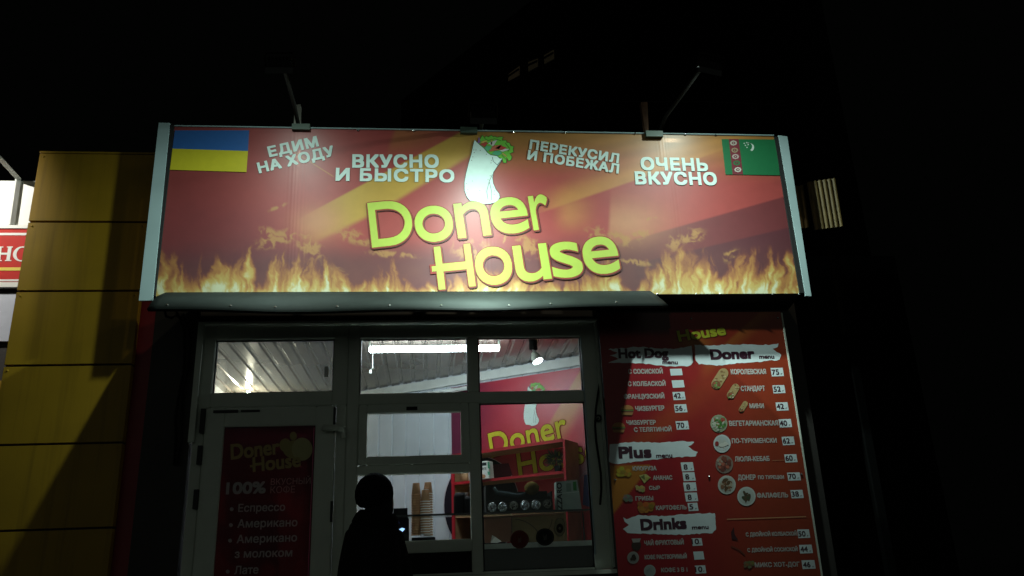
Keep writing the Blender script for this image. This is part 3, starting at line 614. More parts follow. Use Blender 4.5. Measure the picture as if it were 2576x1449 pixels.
# ------------------------------------------------------------------ menu board on the right
MY = -.12; mp = fac(MY)
MN = thing('menu_board', 'tall red menu board with white brushstroke headings and price boxes right of the window', 'menu', (2.05, MY, 1.2))
def menu_art(px, py):
    t = sstep(1640, 1960, px+ (py-1100)*-.05); c = np.ones(px.shape+(3,))*np.array((.38, .011, .020)); c = mixc(c, (.36, .045, .016), t)
    bl = 1120-(px-1560)*.83; c = mixc(c, (.50, .14, .02), sstep(70, 0, np.abs(py-bl-40))*.35*sstep(1900, 1600, px))
    e = 1290-(px-1545)*1.3; c = mixc(c, (.55, .22, .02), sstep(e+3, e-3, py)*(px < 1640)*(py > 1170)*.85)
    k = 900-(px-1780)*.9; c = mixc(c, (.52, .16, .03), sstep(0, 8, py-k)*sstep(60, 10, py-k)*sstep(1750, 1800, px)*.6)
    c = mixc(c, (.5, .2, .03), np.exp(-((px-1745)/45)**2-((py-862)/16)**2)*.7); c = mixc(c, (.05, .004, .01), sstep(855, 825, py)*(px < 1685)*.85)  # dark top left: cast shadow of the sign painted into the board
    return c*.78*(1+.15*(fbm(px/40, py/40, 61)-.5))[..., None]
mx0, mx1 = 1.315, 2.768
art_grid('board', [(mx0, MY, 3.45), (mx1, MY, 3.45), (mx1, MY, 1.0), (mx0, MY, 1.0)], 120, 200, menu_art, M['print'], MN)
bk = MB(); bk.box(mx0, mx1, MY+.004, -.001, 1.0, 3.45); bk.build('backing', M['dark_cladding'], MN)
MB().box(mx1+.0005, mx1+.012, MY-.006, MY+.03, 1.0, 3.44).build('edge_trim', M['upvc'], MN)
for xq in (mx0+.03, (mx0+mx1)/2, mx1-.03):
    for zq in (3.40, 2.2, 1.05): MB().lathe([(.008, 0), (.008, .003), (.003, .006)], (xq, MY-.0005, zq), 8, axis=(0, -1, 0)).build('screw', M['steel'], MN)
c5 = lambda x, y: (1471.7+x*.4445, 805+y*.4445)
PURP = (.040, .003, .018); BOXC = (.70, .77, .80)
def brush(pts, nm):
    t = MB(); flat(t, mp, [c5(*p) for p in pts], .0006, BOXC); t.build('heading_stroke', M['ink'], MN)
def rough(pts, k=14, amp=3, seed=1):
    r_ = random.Random(seed); out = []
    for i in range(len(pts)):
        a_, b_ = pts[i], pts[(i+1) % len(pts)]; m_ = max(1, int(math.hypot(b_[0]-a_[0], b_[1]-a_[1])/k))
        for j in range(m_): u = j/m_; out.append((a_[0]+(b_[0]-a_[0])*u+r_.uniform(-amp, amp)*.5, a_[1]+(b_[1]-a_[1])*u+r_.uniform(-amp, amp)))
    return out
brush(rough([(130, 165), (230, 158), (300, 152), (420, 160), (500, 162), (602, 148), (612, 240), (590, 262), (480, 262), (360, 250), (240, 242), (130, 244), (190, 220), (140, 200), (185, 185)], seed=2), 0)
brush(rough([(620, 140), (700, 146), (820, 138), (1050, 140), (1095, 135), (1090, 150), (1062, 165), (1085, 180), (1110, 200), (1100, 225), (1000, 235), (860, 246), (760, 258), (645, 250), (625, 230)], seed=3), 0)
brush(rough([(140, 706), (260, 690), (420, 694), (560, 686), (620, 692), (600, 708), (585, 716), (610, 735), (638, 745), (625, 770), (520, 778), (380, 790), (260, 806), (170, 816), (135, 800)], seed=4), 0)
brush(rough([(215, 1115), (235, 1125), (300, 1105), (420, 1110), (560, 1100), (735, 1092), (742, 1185), (720, 1205), (560, 1215), (400, 1212), (240, 1205), (215, 1180), (250, 1160), (225, 1140)], seed=5), 0)
for tx, a_, b_, h_, bo in (("Hot Dog", (190, 218), (474, 215), 56, .06), ("menu", (438, 250), (526, 252), 24, .06), ("Doner", (712, 226), (962, 219), 60, .07), ("menu", (986, 220), (1072, 219), 24, .06), ("Plus", (192, 785), (378, 780), 68, .07), ("menu", (403, 781), (495, 779), 26, .05), ("Drinks", (316, 1192), (577, 1182), 66, .07), ("menu", (606, 1186), (700, 1182), 24, .05)):
    t = MB(); text(t, tx, mp, c5(*a_), c5(*b_), h_*.4445, .0011, bo, PURP, n=8); t.build('heading', M['ink'], MN)
t = MB()
text(t, "House", mp, c5(532, 124), c5(800, 84), 28, .0022, .05, (.50, .50, .03), n=8); t.build('lettering', M['ink'], MN)
t = MB(); text(t, "House", mp, c5(532, 124), c5(800, 84), 28, .0010, .05, (.18, .01, .012), n=10, grow=.08); t.build('lettering_outline', M['ink'], MN)
IT = [("С СОСИСКОЙ", (245, 305), (441, 303), 26, (480, 277, 553, 315), ""), ("С КОЛБАСКОЙ", (243, 375), (457, 373), 26, (490, 342, 564, 384), ""), ("ФРАНЦУЗСКИЙ", (220, 447), (450, 444), 26, (494, 408, 570, 454), "42"), ("ЧИЗБУРГЕР", (285, 516), (450, 512), 27, (503, 478, 580, 525), "56"),
      ("ЧИЗБУРГЕР", (235, 594), (401, 592), 25, (512, 573, 590, 621), "70"), ("С ТЕЛЯТИНОЙ", (278, 634), (491, 630), 25, None, ""),
      ("КОРОЛЕВСКАЯ", (826, 308), (1026, 306), 28, (1050, 272, 1126, 320), "75"), ("СТАНДАРТ", (883, 403), (1020, 401), 28, (1060, 370, 1135, 416), "52"), ("МИНИ", (932, 500), (1014, 499), 26, (1078, 467, 1153, 514), "42"), ("ВЕГЕТАРИАНСКАЯ", (817, 600), (1094, 597), 28, (1095, 562, 1172, 609), "40"),
      ("ПО-ТУРКМЕНСКИ", (832, 698), (1086, 695), 26, (1112, 661, 1188, 709), "62"), ("ЛЮЛЯ-КЕБАБ", (848, 801), (1046, 798), 27, (1127, 761, 1203, 807), "60"), ("ДОНЕР", (866, 905), (967, 904), 28, (1143, 864, 1222, 910), "70"), ("ПО ТУРЕЦКИ", (980, 901), (1127, 899), 20, None, ""), ("ФАЛАФЕЛЬ", (975, 1007), (1150, 1004), 27, (1162, 963, 1238, 1010), "38"),
      ("КУКУРУЗА", (270, 853), (405, 851), 24, (541, 806, 618, 857), "8"), ("АНАНАС", (385, 906), (495, 904), 24, (551, 863, 627, 912), "8"), ("СЫР", (363, 962), (425, 961), 22, (555, 920, 634, 970), "8"), ("ГРИБЫ", (286, 1023), (387, 1021), 24, (564, 978, 641, 1028), "8"), ("КАРТОФЕЛЬ", (402, 1076), (575, 1072), 24, (580, 1036, 643, 1082), "5"),
      ("ЧАЙ ФРУКТОВЫЙ", (336, 1276), (560, 1270), 26, (602, 1236, 666, 1279), "10"), ("КОФЕ РАСТВОРИМЫЙ", (338, 1355), (577, 1349), 24, (612, 1311, 676, 1357), ""), ("КОФЕ 3 В 1", (432, 1428), (580, 1424), 24, (620, 1390, 687, 1436), "10"),
      ("С ДВОЙНОЙ КОЛБАСКОЙ", (911, 1226), (1200, 1220), 22, (1200, 1186, 1275, 1235), "50"), ("С ДВОЙНОЙ СОСИСКОЙ", (920, 1314), (1205, 1308), 22, (1210, 1273, 1290, 1322), "44"), ("МИКС ХОТ-ДОГ", (962, 1400), (1216, 1395), 26, (1224, 1360, 1306, 1410), "46")]
for tx, a_, b_, h_, bx_, p_ in IT:
    it = MB(); text(it, tx, mp, c5(*a_), c5(*b_), h_*.4445, .0008, .045, (.50, .46, .44), n=6); it.build('menu_item', M['ink'], MN)
    if bx_:
        x0, y0, x1, y1 = bx_; sk = (y1-y0)*.17
        pb = MB(); flat(pb, mp, [c5(x0, y0), c5(x1-sk, y0-2), c5(x1, y1-3), c5(x0+sk*.9, y1)], .0006, BOXC); pbo = pb.build('price_box', M['ink'], MN)
        if p_:
            pr = MB(); w_ = 19*len(p_); xm = (x0+x1)/2-4; text(pr, p_, mp, c5(xm-w_/2-6, y1-9), c5(xm+w_/2-3, y1-11), 30*.4445, .0011, .03, PURP, n=8)
            text(pr, "г", mp, c5(x1-18, y1-11), c5(x1-9, y1-11), 8*.4445, .0011, .03, PURP, n=4); pr.build('price', M['ink'], pbo)
ln = MB(); stroke(ln, mp, [c5(803, 1128), c5(1250, 1113)], 2.0, .002, (.55, .30, .15)); stroke(ln, mp, [c5(1060, 795), c5(1128, 793)], 1.2, .002, (.4, .2, .1)); ln.build('divider', M['ink'], MN)
# small food pictures printed on the board
def pic(fn):
    t = MB(); fn(t); return t.build('food_picture', M['ink'], MN)
rr = random.Random(3)
def roll(cx, cy, L, w, a):
    def fn(t):
        d_ = (math.cos(a), math.sin(a)); q_ = (-d_[1], d_[0]); P = []
        for k in range(9): u = -math.pi/2+math.pi*k/8; P.append((cx+d_[0]*(L/2-w/2+w/2*math.cos(u))+q_[0]*w/2*math.sin(u), cy+d_[1]*(L/2-w/2+w/2*math.cos(u))+q_[1]*w/2*math.sin(u)))
        for k in range(9): u = math.pi/2+math.pi*k/8; P.append((cx+d_[0]*(-L/2+w/2+w/2*math.cos(u))+q_[0]*w/2*math.sin(u), cy+d_[1]*(-L/2+w/2+w/2*math.cos(u))+q_[1]*w/2*math.sin(u)))
        flat(t, mp, [c5(*p) for p in P], .002, (.42, .28, .12))
        for k in range(14): u = rr.uniform(-.4, .4)*L; v_ = rr.uniform(-.3, .3)*w; disc(t, mp, *c5(cx+d_[0]*u+q_[0]*v_, cy+d_[1]*u+q_[1]*v_), w*.06, w*.04, .0024+k*.00003, rr.choice([(.25, .13, .05), (.5, .38, .2), (.33, .2, .08)]), 6)
        ex, ey = cx-d_[0]*(L/2-w*.45), cy-d_[1]*(L/2-w*.45); disc(t, mp, *c5(ex, ey), w*.19, w*.17, .0030, (.22, .08, .03), 10)
        for k in range(6): disc(t, mp, *c5(ex+rr.uniform(-.3, .3)*w, ey+rr.uniform(-.3, .3)*w), w*.06, w*.05, .0032+k*.00004, rr.choice([(.4, .1, .05), (.5, .45, .3), (.15, .25, .06)]), 6)
    pic(fn)
roll(763, 332, 130, 58, -1.0); roll(838, 404, 95, 44, -1.0); roll(895, 491, 72, 30, -1.0)
def plate(cx, cy, r, base, bits, nb, spread=.6, sz=.16):
    def fn(t):
        disc(t, mp, *c5(cx, cy), r*.4445*.98, r*.4445*1.02, .002, base, 28)
        disc(t, mp, *c5(cx, cy), r*.4445*.80, r*.4445*.84, .0023, tuple(v_*.85 for v_ in base), 24)
        for k in range(nb):
            a = rr.uniform(0, 6.28); q = rr.random()**.5*spread*r; disc(t, mp, *c5(cx+q*math.cos(a), cy+q*math.sin(a)), r*.4445*sz*rr.uniform(.6, 1.4), r*.4445*sz*rr.uniform(.4, .9), .0026+k*.00003, rr.choice(bits), 8, rr.uniform(0, 3))
    pic(fn)
plate(757, 586, 49, (.30, .34, .22), [(.05, .16, .03), (.08, .22, .04), (.45, .45, .38), (.4, .06, .04), (.5, .5, .4)], 46, .78, .2)
plate(775, 700, 50, (.58, .62, .62), [(.5, .5, .46), (.55, .52, .48)], 8, .4, .3)
pic(lambda t: (disc(t, mp, *c5(745, 700), 5, 6, .0034, (.28, .02, .02), 10), flat(t, mp, [c5(760, 702), c5(800, 690), c5(815, 705), c5(780, 720), c5(755, 716)], .0034, (.62, .60, .55))))
plate(788, 816, 51, (.25, .17, .14), [(.14, .03, .02), (.2, .05, .03), (.35, .28, .22), (.4, .1, .06), (.08, .02, .02)], 34, .75, .26)
plate(802, 933, 52, (.50, .50, .46), [(.16, .07, .03), (.22, .10, .05), (.10, .05, .02), (.4, .33, .25)], 26, .55, .24)
plate(913, 998, 53, (.55, .58, .55), [(.06, .04, .02), (.09, .06, .03), (.05, .07, .03)], 26, .45, .2)
def burger(cx, cy, s_):
    def fn(t):
        P = [(cx-38*s_+ 0, cy)]; P = [(cx+38*s_*math.cos(u), cy-26*s_*math.sin(u)) for u in [math.pi*k/10 for k in range(11)]]
        flat(t, mp, [c5(*p) for p in P], .002, (.42, .17, .045)); flat(t, mp, [c5(cx-40*s_, cy+2), c5(cx+40*s_, cy+2), c5(cx+38*s_, cy+10*s_), c5(cx-38*s_, cy+10*s_)], .0022, (.12, .18, .03))
        flat(t, mp, [c5(cx-37*s_, cy+9*s_), c5(cx+37*s_, cy+9*s_), c5(cx+36*s_, cy+19*s_), c5(cx-36*s_, cy+19*s_)], .0024, (.12, .035, .015)); flat(t, mp, [c5(cx-36*s_, cy+18*s_), c5(cx+36*s_, cy+18*s_), c5(cx+30*s_, cy+34*s_), c5(cx-30*s_, cy+34*s_)], .0026, (.36, .16, .05))
    pic(fn)
burger(238, 506, .95); burger(190, 604, .95)
disc_pic = lambda cx, cy, r, c_: pic(lambda t: [disc(t, mp, *c5(cx+rr.uniform(-r, r), cy+rr.uniform(-r*.6, r*.6)), r*.2, r*.17, .002+k*.00005, tuple(v_*rr.uniform(.6, 1.3) for v_ in c_), 7) for k in range(22)])
disc_pic(221, 858, 32, (.40, .28, .02)); disc_pic(312, 955, 22, (.5, .35, .12)); disc_pic(242, 1008, 24, (.22, .17, .14)); disc_pic(345, 1060, 36, (.42, .16, .02)); disc_pic(925, 1385, 24, (.2, .15, .07))
pic(lambda t: (flat(t, mp, [c5(306, 880), c5(345, 872), c5(372, 892), c5(335, 924)], .002, (.5, .45, .14)), flat(t, mp, [c5(312, 888), c5(335, 876), c5(340, 905)], .0024, (.12, .13, .03)), flat(t, mp, [c5(340, 888), c5(368, 892), c5(345, 912)], .0026, (.42, .34, .07))))
pic(lambda t: (disc(t, mp, *c5(290, 1275), 12, 14, .002, (.04, .02, .015), 14), flat(t, mp, [c5(262, 1238), c5(316, 1236), c5(308, 1258), c5(272, 1260)], .0024, (.38, .34, .32))))
plate(272, 1345, 34, (.34, .32, .30), [(.03, .015, .01), (.05, .03, .02)], 14, .4, .3); plate(366, 1420, 34, (.40, .44, .42), [(.3, .34, .32), (.25, .3, .28)], 10, .4, .25)
pic(lambda t: (flat(t, mp, [c5(830, 1240), c5(826, 1200), c5(842, 1172), c5(846, 1212), c5(868, 1248), c5(850, 1244)], .002, (.04, .004, .008)), stroke(t, mp, [c5(826, 1280), c5(870, 1300), c5(905, 1330)], 3.5, .002, (.16, .03, .015))))

# ------------------------------------------------------------------ cables hanging left of the door
for k, (x_, lab) in enumerate(((462, 'outer hanging loop of black cable under the left end of the visor'), (474, 'inner black cable running down the dark wall left of the door'))):
    pts = [at(x_-48+18*k, 780, -.2), at(x_-44+16*k, 796, -.16), at(x_-30+10*k, 800, -.1), at(x_-14, 790, -.06), at(x_+2, 830, -.03)]+[at(x_+2-j*6+5*math.sin(j*1.7+k), 870+j*60, -.03) for j in range(6)]
    tag(MB().tube(pts, .009, 7).build('hanging_cable', M['black'], None, True), lab, 'cable', 'cables under the visor')
tag(MB().tube([at(1505+8*math.sin(k*.8), 830+k*40, -.02) for k in range(12)], .008, 6).build('wall_cable', M['black'], None, True), 'black cable running down between the window frame and the menu board', 'cable')
hk = MB(); c_ = at(1505, 1052, -.03)
hk.tube([c_+np.array([.022*math.cos(u), 0, .022*math.sin(u)]) for u in [2*math.pi*k/12 for k in range(13)]], .007, 6); hk.tube([c_, c_+np.array([-.01, .05, -.01])], .006, 6)
tag(hk.build('padlock_hook', M['black_metal']), 'small black ring hook fixed beside the window frame', 'hook')

# ------------------------------------------------------------------ yellow column on the left
YC = thing('yellow_column', 'tall column clad in yellow panels left of the kiosk', 'column', (-2.5, -.07, 0))
cY = -.07; cl, crr = at(97, 387, cY), at(392, 390, cY); cx0, cx1 = -2.945, -2.085; ctop = 4.795
k = MB(); zs = [ctop, 4.215, 3.665, 3.11, 2.555, 1.99, 1.43, .87, .31]
for i in range(len(zs)-1):
    p = MB().box(cx0, cx1, cY, cY+.06, zs[i+1]+.007, zs[i]-.007); p.build('panel', M['yellow'], YC, bevel=.0025)
for zz in zs[:-1]:
    for xq in (cx0+.03, cx1-.03): MB().lathe([(.007, 0), (.007, .003), (.003, .005)], (xq, cY-.0005, zz-.035), 8, axis=(0, -1, 0)).build('rivet', M['yellow'], YC)
MB().box(cx0+.004, cx1-.004, cY+.02, .9, .0, ctop-.004).build('core', M['joint'], YC)
MB().box(cx0-.002, cx1+.002, cY-.002, .9, ctop-.003, ctop+.012).build('cap', M['yellow'], YC)

# ------------------------------------------------------------------ neighbouring shop far left
nY = .45; NB = thing('neighbour_shop', 'brightly lit neighbouring shop with white fascia seen behind the yellow column', 'shop', (-5, nY, 0))
zn = lambda py: float(at(40, py, nY)[2])
k = MB(); k.box(-7, -2.5, nY, nY+.15, zn(571), zn(455)); k.build('fascia', M['neigh_white'], NB)
k = MB(); k.box(-7, -2.5, nY-.04, nY+.1, zn(579), zn(571)); k.box(-7, -2.5, nY-.04, nY+.1, zn(726), zn(714)); k.build('ledge', M['neigh_white'], NB)
MB().box(-7, -2.5, nY+.02, nY+.15, zn(738), zn(726)).build('joint', M['joint'], NB)
MB().box(-7, -2.5, nY, nY+.15, zn(858), zn(738)).build('lower_panel', mat('pale_blue_panel', (.55, .58, .66), .5), NB)
MB().box(-7, -2.5, nY+.03, nY+.15, zn(957), zn(858)).build('shadow_gap', M['brick_dark'], NB)
MB().box(-7, -2.5, nY, nY+.15, zn(990), zn(957)).build('stripe', M['yellow'], NB)
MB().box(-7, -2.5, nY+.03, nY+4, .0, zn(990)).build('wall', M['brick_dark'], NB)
NS = thing('neighbour_sign', 'red sign strip with white serif letters and a yellow stripe on the neighbouring shop', 'sign', (-4, nY-.03, zn(645)))
npn = fac(nY-.03)
MB().box(-7, -2.5, nY-.03, nY-.001, zn(714), zn(579)).build('panel', mat('sign_red', (.55, .02, .012), .6, spec=.2), NS)
t = MB(); q = [at(0, y_, nY-.03)[2] for y_ in (586, 592, 673, 681, 703, 708)]
for i, c_ in ((0, (.7, .7, .66)), (2, (.75, .55, .01)), (4, (.7, .7, .66))): t.add([(-7, nY-.033, q[i]), (-2.5, nY-.033, q[i]), (-2.5, nY-.033, q[i+1]), (-7, nY-.033, q[i+1])], [(0, 1, 2, 3)], c_)
t.build('stripe', M['ink'], NS)
t = MB(); wc = (.75, .75, .7)
for P in ([(-9, 655), (-4, 622), (5, 622), (1, 655)], [(16, 655), (21, 622), (30, 622), (25, 655)], [(0, 641), (1, 636), (21, 636), (20, 641)]): flat(t, npn, P, .003 if P[0][1] == 655 else .0032, wc)
for P in ([(-12, 657), (5, 657), (5, 654.5), (-12, 654.5)], [(-8, 623), (9, 623), (9, 620.5), (-8, 620.5)], [(13, 657), (29, 657), (29, 654.5), (13, 654.5)], [(18, 623), (33, 623), (33, 620.5), (18, 620.5)]): flat(t, npn, P, .0036, wc)
for k in range(32):
    a0, a1 = 2*math.pi*k/32, 2*math.pi*(k+1)/32; fo = lambda u, rx, ry: (56+rx*math.cos(u)-ry*math.sin(u)*.12, 639+ry*math.sin(u))
    flat(t, npn, [fo(a0, 23, 19), fo(a1, 23, 19), fo(a1, 14, 16), fo(a0, 14, 16)], .003, wc)
t.build('lettering', M['ink'], NS)
AR = thing('lamp_bracket', 'pale bent steel lamp bracket on the neighbouring shop fascia', 'bracket', tuple(at(45.6, 451, nY-.1)))
k = MB(); k.tube([at(29, 566, nY-.02), at(45.6, 451, nY-.02)], .024, 4); k.build('upright', M['trim'], AR)
e0 = at(46.5, 449.5, nY-.02); e1 = np.array([e0[0]-.75, nY-1.05, e0[2]+.35]); k = MB(); k.tube([e0, at(0, 399, nY-.35), e1], .024, 4); k.build('arm', M['trim'], AR)
hd = MB(); hd.box(e1[0]-.12, e1[0]+.12, e1[1]-.06, e1[1]+.06, e1[2]-.04, e1[2]+.05); hd.build('lamp_head', M['black_metal'], AR)
L = bpy.data.lights.new('neighbour_beam', 'SPOT'); L.energy = 170; L.color = (1, .97, .88); L.spot_size = math.radians(104); L.spot_blend = .35; L.shadow_soft_size = .05
lo = bpy.data.objects.new('neighbour_beam', L); COL.objects.link(lo); lo.parent = AR; lo.location = tuple(e1-np.array(AR.location)+np.array([0, .0, -.06])); lo.rotation_euler = Vector((.25, 1.0, -.45)).to_track_quat('-Z', 'Y').to_euler()

# ------------------------------------------------------------------ ochre corrugated shed panel on the right
CP = thing('corrugated_panel', 'ochre corrugated metal panel lit at night right of the sign', 'panel', (3.4, -.05, 4.0)); 
def corr(q, nrib, Y, name):
    TL, TR, BR, BL = [at(*p, Y) for p in q]; k = MB(); n_ = nrib*4; ta = []; ba = []
    for i in range(n_+1):
        u = i/n_; dep = (0, 0, -.014, -.014)[i % 4]; ta.append(TL*(1-u)+TR*u+np.array([0, dep, 0])); ba.append(BL*(1-u)+BR*u+np.array([0, dep, 0]))
    k.add(ta+ba, [(i, i+1, n_+2+i, n_+1+i) for i in range(n_)]); o = k.build(name, M['ochre'], CP); s_ = o.modifiers.new('t', 'SOLIDIFY'); s_.thickness = .004; return o
corr([(2030, 459), (2101, 449), (2121, 570), (2050, 579)], 6, -.10, 'sheet'); corr([(1994, 470), (2021, 466), (2036, 573), (2010, 576)], 2, -.03, 'sheet')['label'] = 'darker strip of corrugated sheet half behind the sign'
k = MB(); a_ = at(2028, 458, .06); b_ = at(2118, 575, .06); k.box((a_[0]+b_[0])/2-.03, (a_[0]+b_[0])/2+.03, .02, .08, 0, a_[2]-.05); k.build('post', mat('night_post', (.003, .003, .003), .95, spec=.05), CP)
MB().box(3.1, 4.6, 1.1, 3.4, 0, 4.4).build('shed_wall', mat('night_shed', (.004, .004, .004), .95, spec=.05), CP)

# ------------------------------------------------------------------ apartment block far behind
AB = thing('apartment_block', 'dark apartment block with three dim lit openings far behind the kiosk', 'building', (10, 32, 0))
axd = np.array([math.cos(-.95), math.sin(-.95), 0]); A0 = np.array(at(1335, 170, 30)); bn = np.array([-axd[1], axd[0], 0]); ap = Plane(A0, -bn)
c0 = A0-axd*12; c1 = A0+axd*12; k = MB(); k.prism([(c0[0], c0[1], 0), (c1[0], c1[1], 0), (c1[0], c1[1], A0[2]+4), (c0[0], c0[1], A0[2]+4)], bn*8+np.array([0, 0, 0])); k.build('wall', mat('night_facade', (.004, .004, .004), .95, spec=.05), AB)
for q, m_ in (([(1280, 205), (1281, 187), (1308, 167), (1307.5, 190)], M['winlit']), ([(1331, 181), (1330, 157), (1354, 148), (1354, 168)], M['winlit2']), ([(1371, 162), (1370, 140), (1394, 126), (1395, 149)], M['winlit2'])):
    P = [ap.pt(*p, .05) for p in q]; w_ = MB().prism(P, -ap.n*.04).build('window', m_, AB)
    m0 = (np.array(P[0])*.35+np.array(P[1])*.65); m1 = (np.array(P[3])*.35+np.array(P[2])*.65)
    MB().tube([m0+ap.n*.03, m1+ap.n*.03], .05, 5).build('rail', M['black'], w_)

# ------------------------------------------------------------------ inside the kiosk
# tube light
TL_ = thing('tube_light', 'bright white fluorescent tube under the corrugated ceiling', 'lamp', (.2, .74, 3.45))
TY = .74; a_ = at(931, 881, TY); b_ = at(1254, 874, TY); zt = (a_[2]+b_[2])/2
k = MB(); k.tube([(a_[0], TY, zt), (b_[0], TY, zt)], .026, 12); k.build('tube', M['tubeglow'], TL_, True)
k = MB(); k.box(a_[0]-.012, a_[0]+.004, TY-.015, TY+.015, zt-.015, cz-.0); k.box(b_[0]-.004, b_[0]+.012, TY-.015, TY+.015, zt-.015, cz-.0); k.build('socket', M['upvc'], TL_)
MB().box(a_[0]+.005, b_[0]-.005, TY-.012, TY+.012, zt+.018, zt+.028).build('batten', M['upvc'], TL_)
# spot lamp
p = at(1341, 866, .8); SL = thing('spot_lamp', 'small white spot lamp glowing under the ceiling in front of the poster', 'lamp', (p[0], .8, p[2]))
k = MB(); k.lathe([(.034, -.05), (.036, -.04), (.036, .1)], (p[0], .8, p[2]), 14); k.build('body', M['arm'], SL, True)
q = np.array([p[0]+.02, .78, p[2]-.13]); dv = np.array([.35, -.25, -.9]); dv /= np.linalg.norm(dv)
k = MB(); k.lathe([(.018, -.06), (.04, -.02), (.05, .03)], q, 16, axis=dv); k.tube([(p[0], .8, p[2]-.05), q-dv*.05], .008, 6); k.build('head', M['upvc'], SL, True)
k = MB(); k.lathe([(.044, .024), (.044, .034), (.02, .045)], q, 16, axis=dv); k.build('bulb', M['bulbglow'], SL, True)
# warm bulb in the far left corner
p = at(624, 990, 2.55); WBu = thing('corner_bulb', 'bare bulb shining in the far left corner of the kiosk ceiling', 'lamp', tuple(p))
p = np.array([p[0], 2.55, cz-.06]); k = MB(); k.lathe([(.005, -.03), (.02, -.02), (.026, 0), (.02, .018), (.012, .03)], p, 14); k.build('bulb', M['warmbulb'], WBu, True)
k = MB(); k.lathe([(.016, .03), (.018, .06)], p, 10); k.build('socket', M['upvc'], WBu)
# printed wall poster on the slanted partition
bp_ = Plane((*bw(0, .018), 2.5), (WN[0], WN[1], 0))
PO = thing('wall_poster', 'red Doner House wall poster on the slanted partition inside', 'poster', (*bw(.3, .02), 2.5))
def po_art(px, py):
    c = np.ones(px.shape+(3,))*np.array((.50, .025, .05)); c = mixc(c, (.11, .012, .045), sstep(1300, 1130, px-(py-900)*.15)*.95); c = mixc(c, (.52, .03, .035), sstep(1150, 1280, px)*sstep(1000, 1150, py)*.6)
    b1 = 1085-(px-1370)*1.7; c = mixc(c, (.52, .20, .05), sstep(b1-4, b1+4, py)*sstep(b1+130, b1+60, py)*(px > 1350)*(py < 1110)*.9)
    c = mixc(c, (.40, .30, .36), np.exp(-((px-1480)/26)**2-((py-1180)/60)**2)*.8)
    return c
s0 = 1.40; a_, b_ = bw(s0, .018), bw(-1.4, .018)
art_grid('sheet', [(*a_, 3.38), (*b_, 3.38), (*b_, 1.2), (*a_, 1.2)], 200, 160, po_art, M['print'], PO)
t = MB(); YG = (.55, .50, .03)
text(t, "Doner", bp_, (1237, 1152), (1430, 1097), 60, .006, .012, YG, n=10, boldy=.03); text(t, "House", bp_, (1306, 1199), (1512, 1156), 58, .006, .02, YG, n=10, boldy=.03); t.build('lettering', M['dullink'], PO)
t = MB(); text(t, "Doner", bp_, (1237, 1152), (1430, 1097), 60, .003, .012, (.22, .012, .012), n=10, grow=.045); text(t, "House", bp_, (1306, 1199), (1512, 1156), 58, .003, .02, (.22, .012, .012), n=10, grow=.045); t.build('lettering_outline', M['dullink'], PO)
wrap(bp_, lambda x, y: (1318+(x-168)*.094+(y-1180)*.0, 1070+(y-1190)*.137-(x-370)*.012), PO, .003, .5)
t = MB(); disc(t, bp_, 1212, 1272, 94, 122, .004, (.012, .008, .016), 48); ring(t, bp_, 1212, 1272, 96, 124, 1.6, .0046, (.5, .42, .45)); ring(t, bp_, 1500, 1285, 62, 110, 1.4, .0046, (.4, .33, .36))
flat(t, bp_, [(1135, 1180), (1280, 1165), (1290, 1195), (1135, 1215)], .0048, (.13, .02, .04)); flat(t, bp_, [(1470, 1195), (1500, 1190), (1500, 1280), (1466, 1270)], .0044, (.05, .06, .16)); t.build('picture', M['dullink'], PO)
# red-edged shelf unit parallel to the partition
ft = .34; fp = Plane((*bw(0, ft), 2), (WN[0], WN[1], 0)); inv = np.array([-WN[0], -WN[1], 0])
SH = thing('shelf_unit', 'open wooden shelf unit with red front edges before the poster', 'shelf', (*bw(.5, .2), 1.2))
def bar(name, q, dep, m_): k = MB(); k.prism([fp.pt(*p) for p in q], inv*dep); return k.build(name, m_, SH)
bar('shelf', [(1143, 1142), (1416, 1103), (1416, 1111), (1143, 1150)], .012, M['shelf_red']); bar('shelf', [(1143, 1213), (1417, 1184), (1417, 1191), (1143, 1220)], .012, M['shelf_red'])
bar('upright', [(1135, 1143), (1142, 1142), (1145, 1420), (1138, 1421)], .012, M['shelf_red']); bar('upright', [(1415, 1105), (1421, 1105), (1432, 1400), (1426, 1400)], .012, M['shelf_red'])
def slab(name, q, dep, m_): k = MB(); k.prism([fp.pt(*p, -.0125) for p in q], inv*dep); return k.build(name, m_, SH)
slab('board', [(1143, 1142.5), (1416, 1103.5), (1416, 1110.5), (1143, 1149.5)], .28, M['wood']); slab('board', [(1143, 1213.5), (1417, 1184.5), (1417, 1190.5), (1143, 1219.5)], .28, M['wood'])
slab('side', [(1135.5, 1143), (1141.5, 1142), (1144.5, 1420), (1138.5, 1421)], .28, M['wood']); slab('side', [(1415.5, 1105), (1420.5, 1105), (1431.5, 1400), (1426.5, 1400)], .28, M['wood'])
slab('board', [(1143, 1296), (1424, 1282), (1424, 1289), (1143, 1303)], .28, M['wood'])
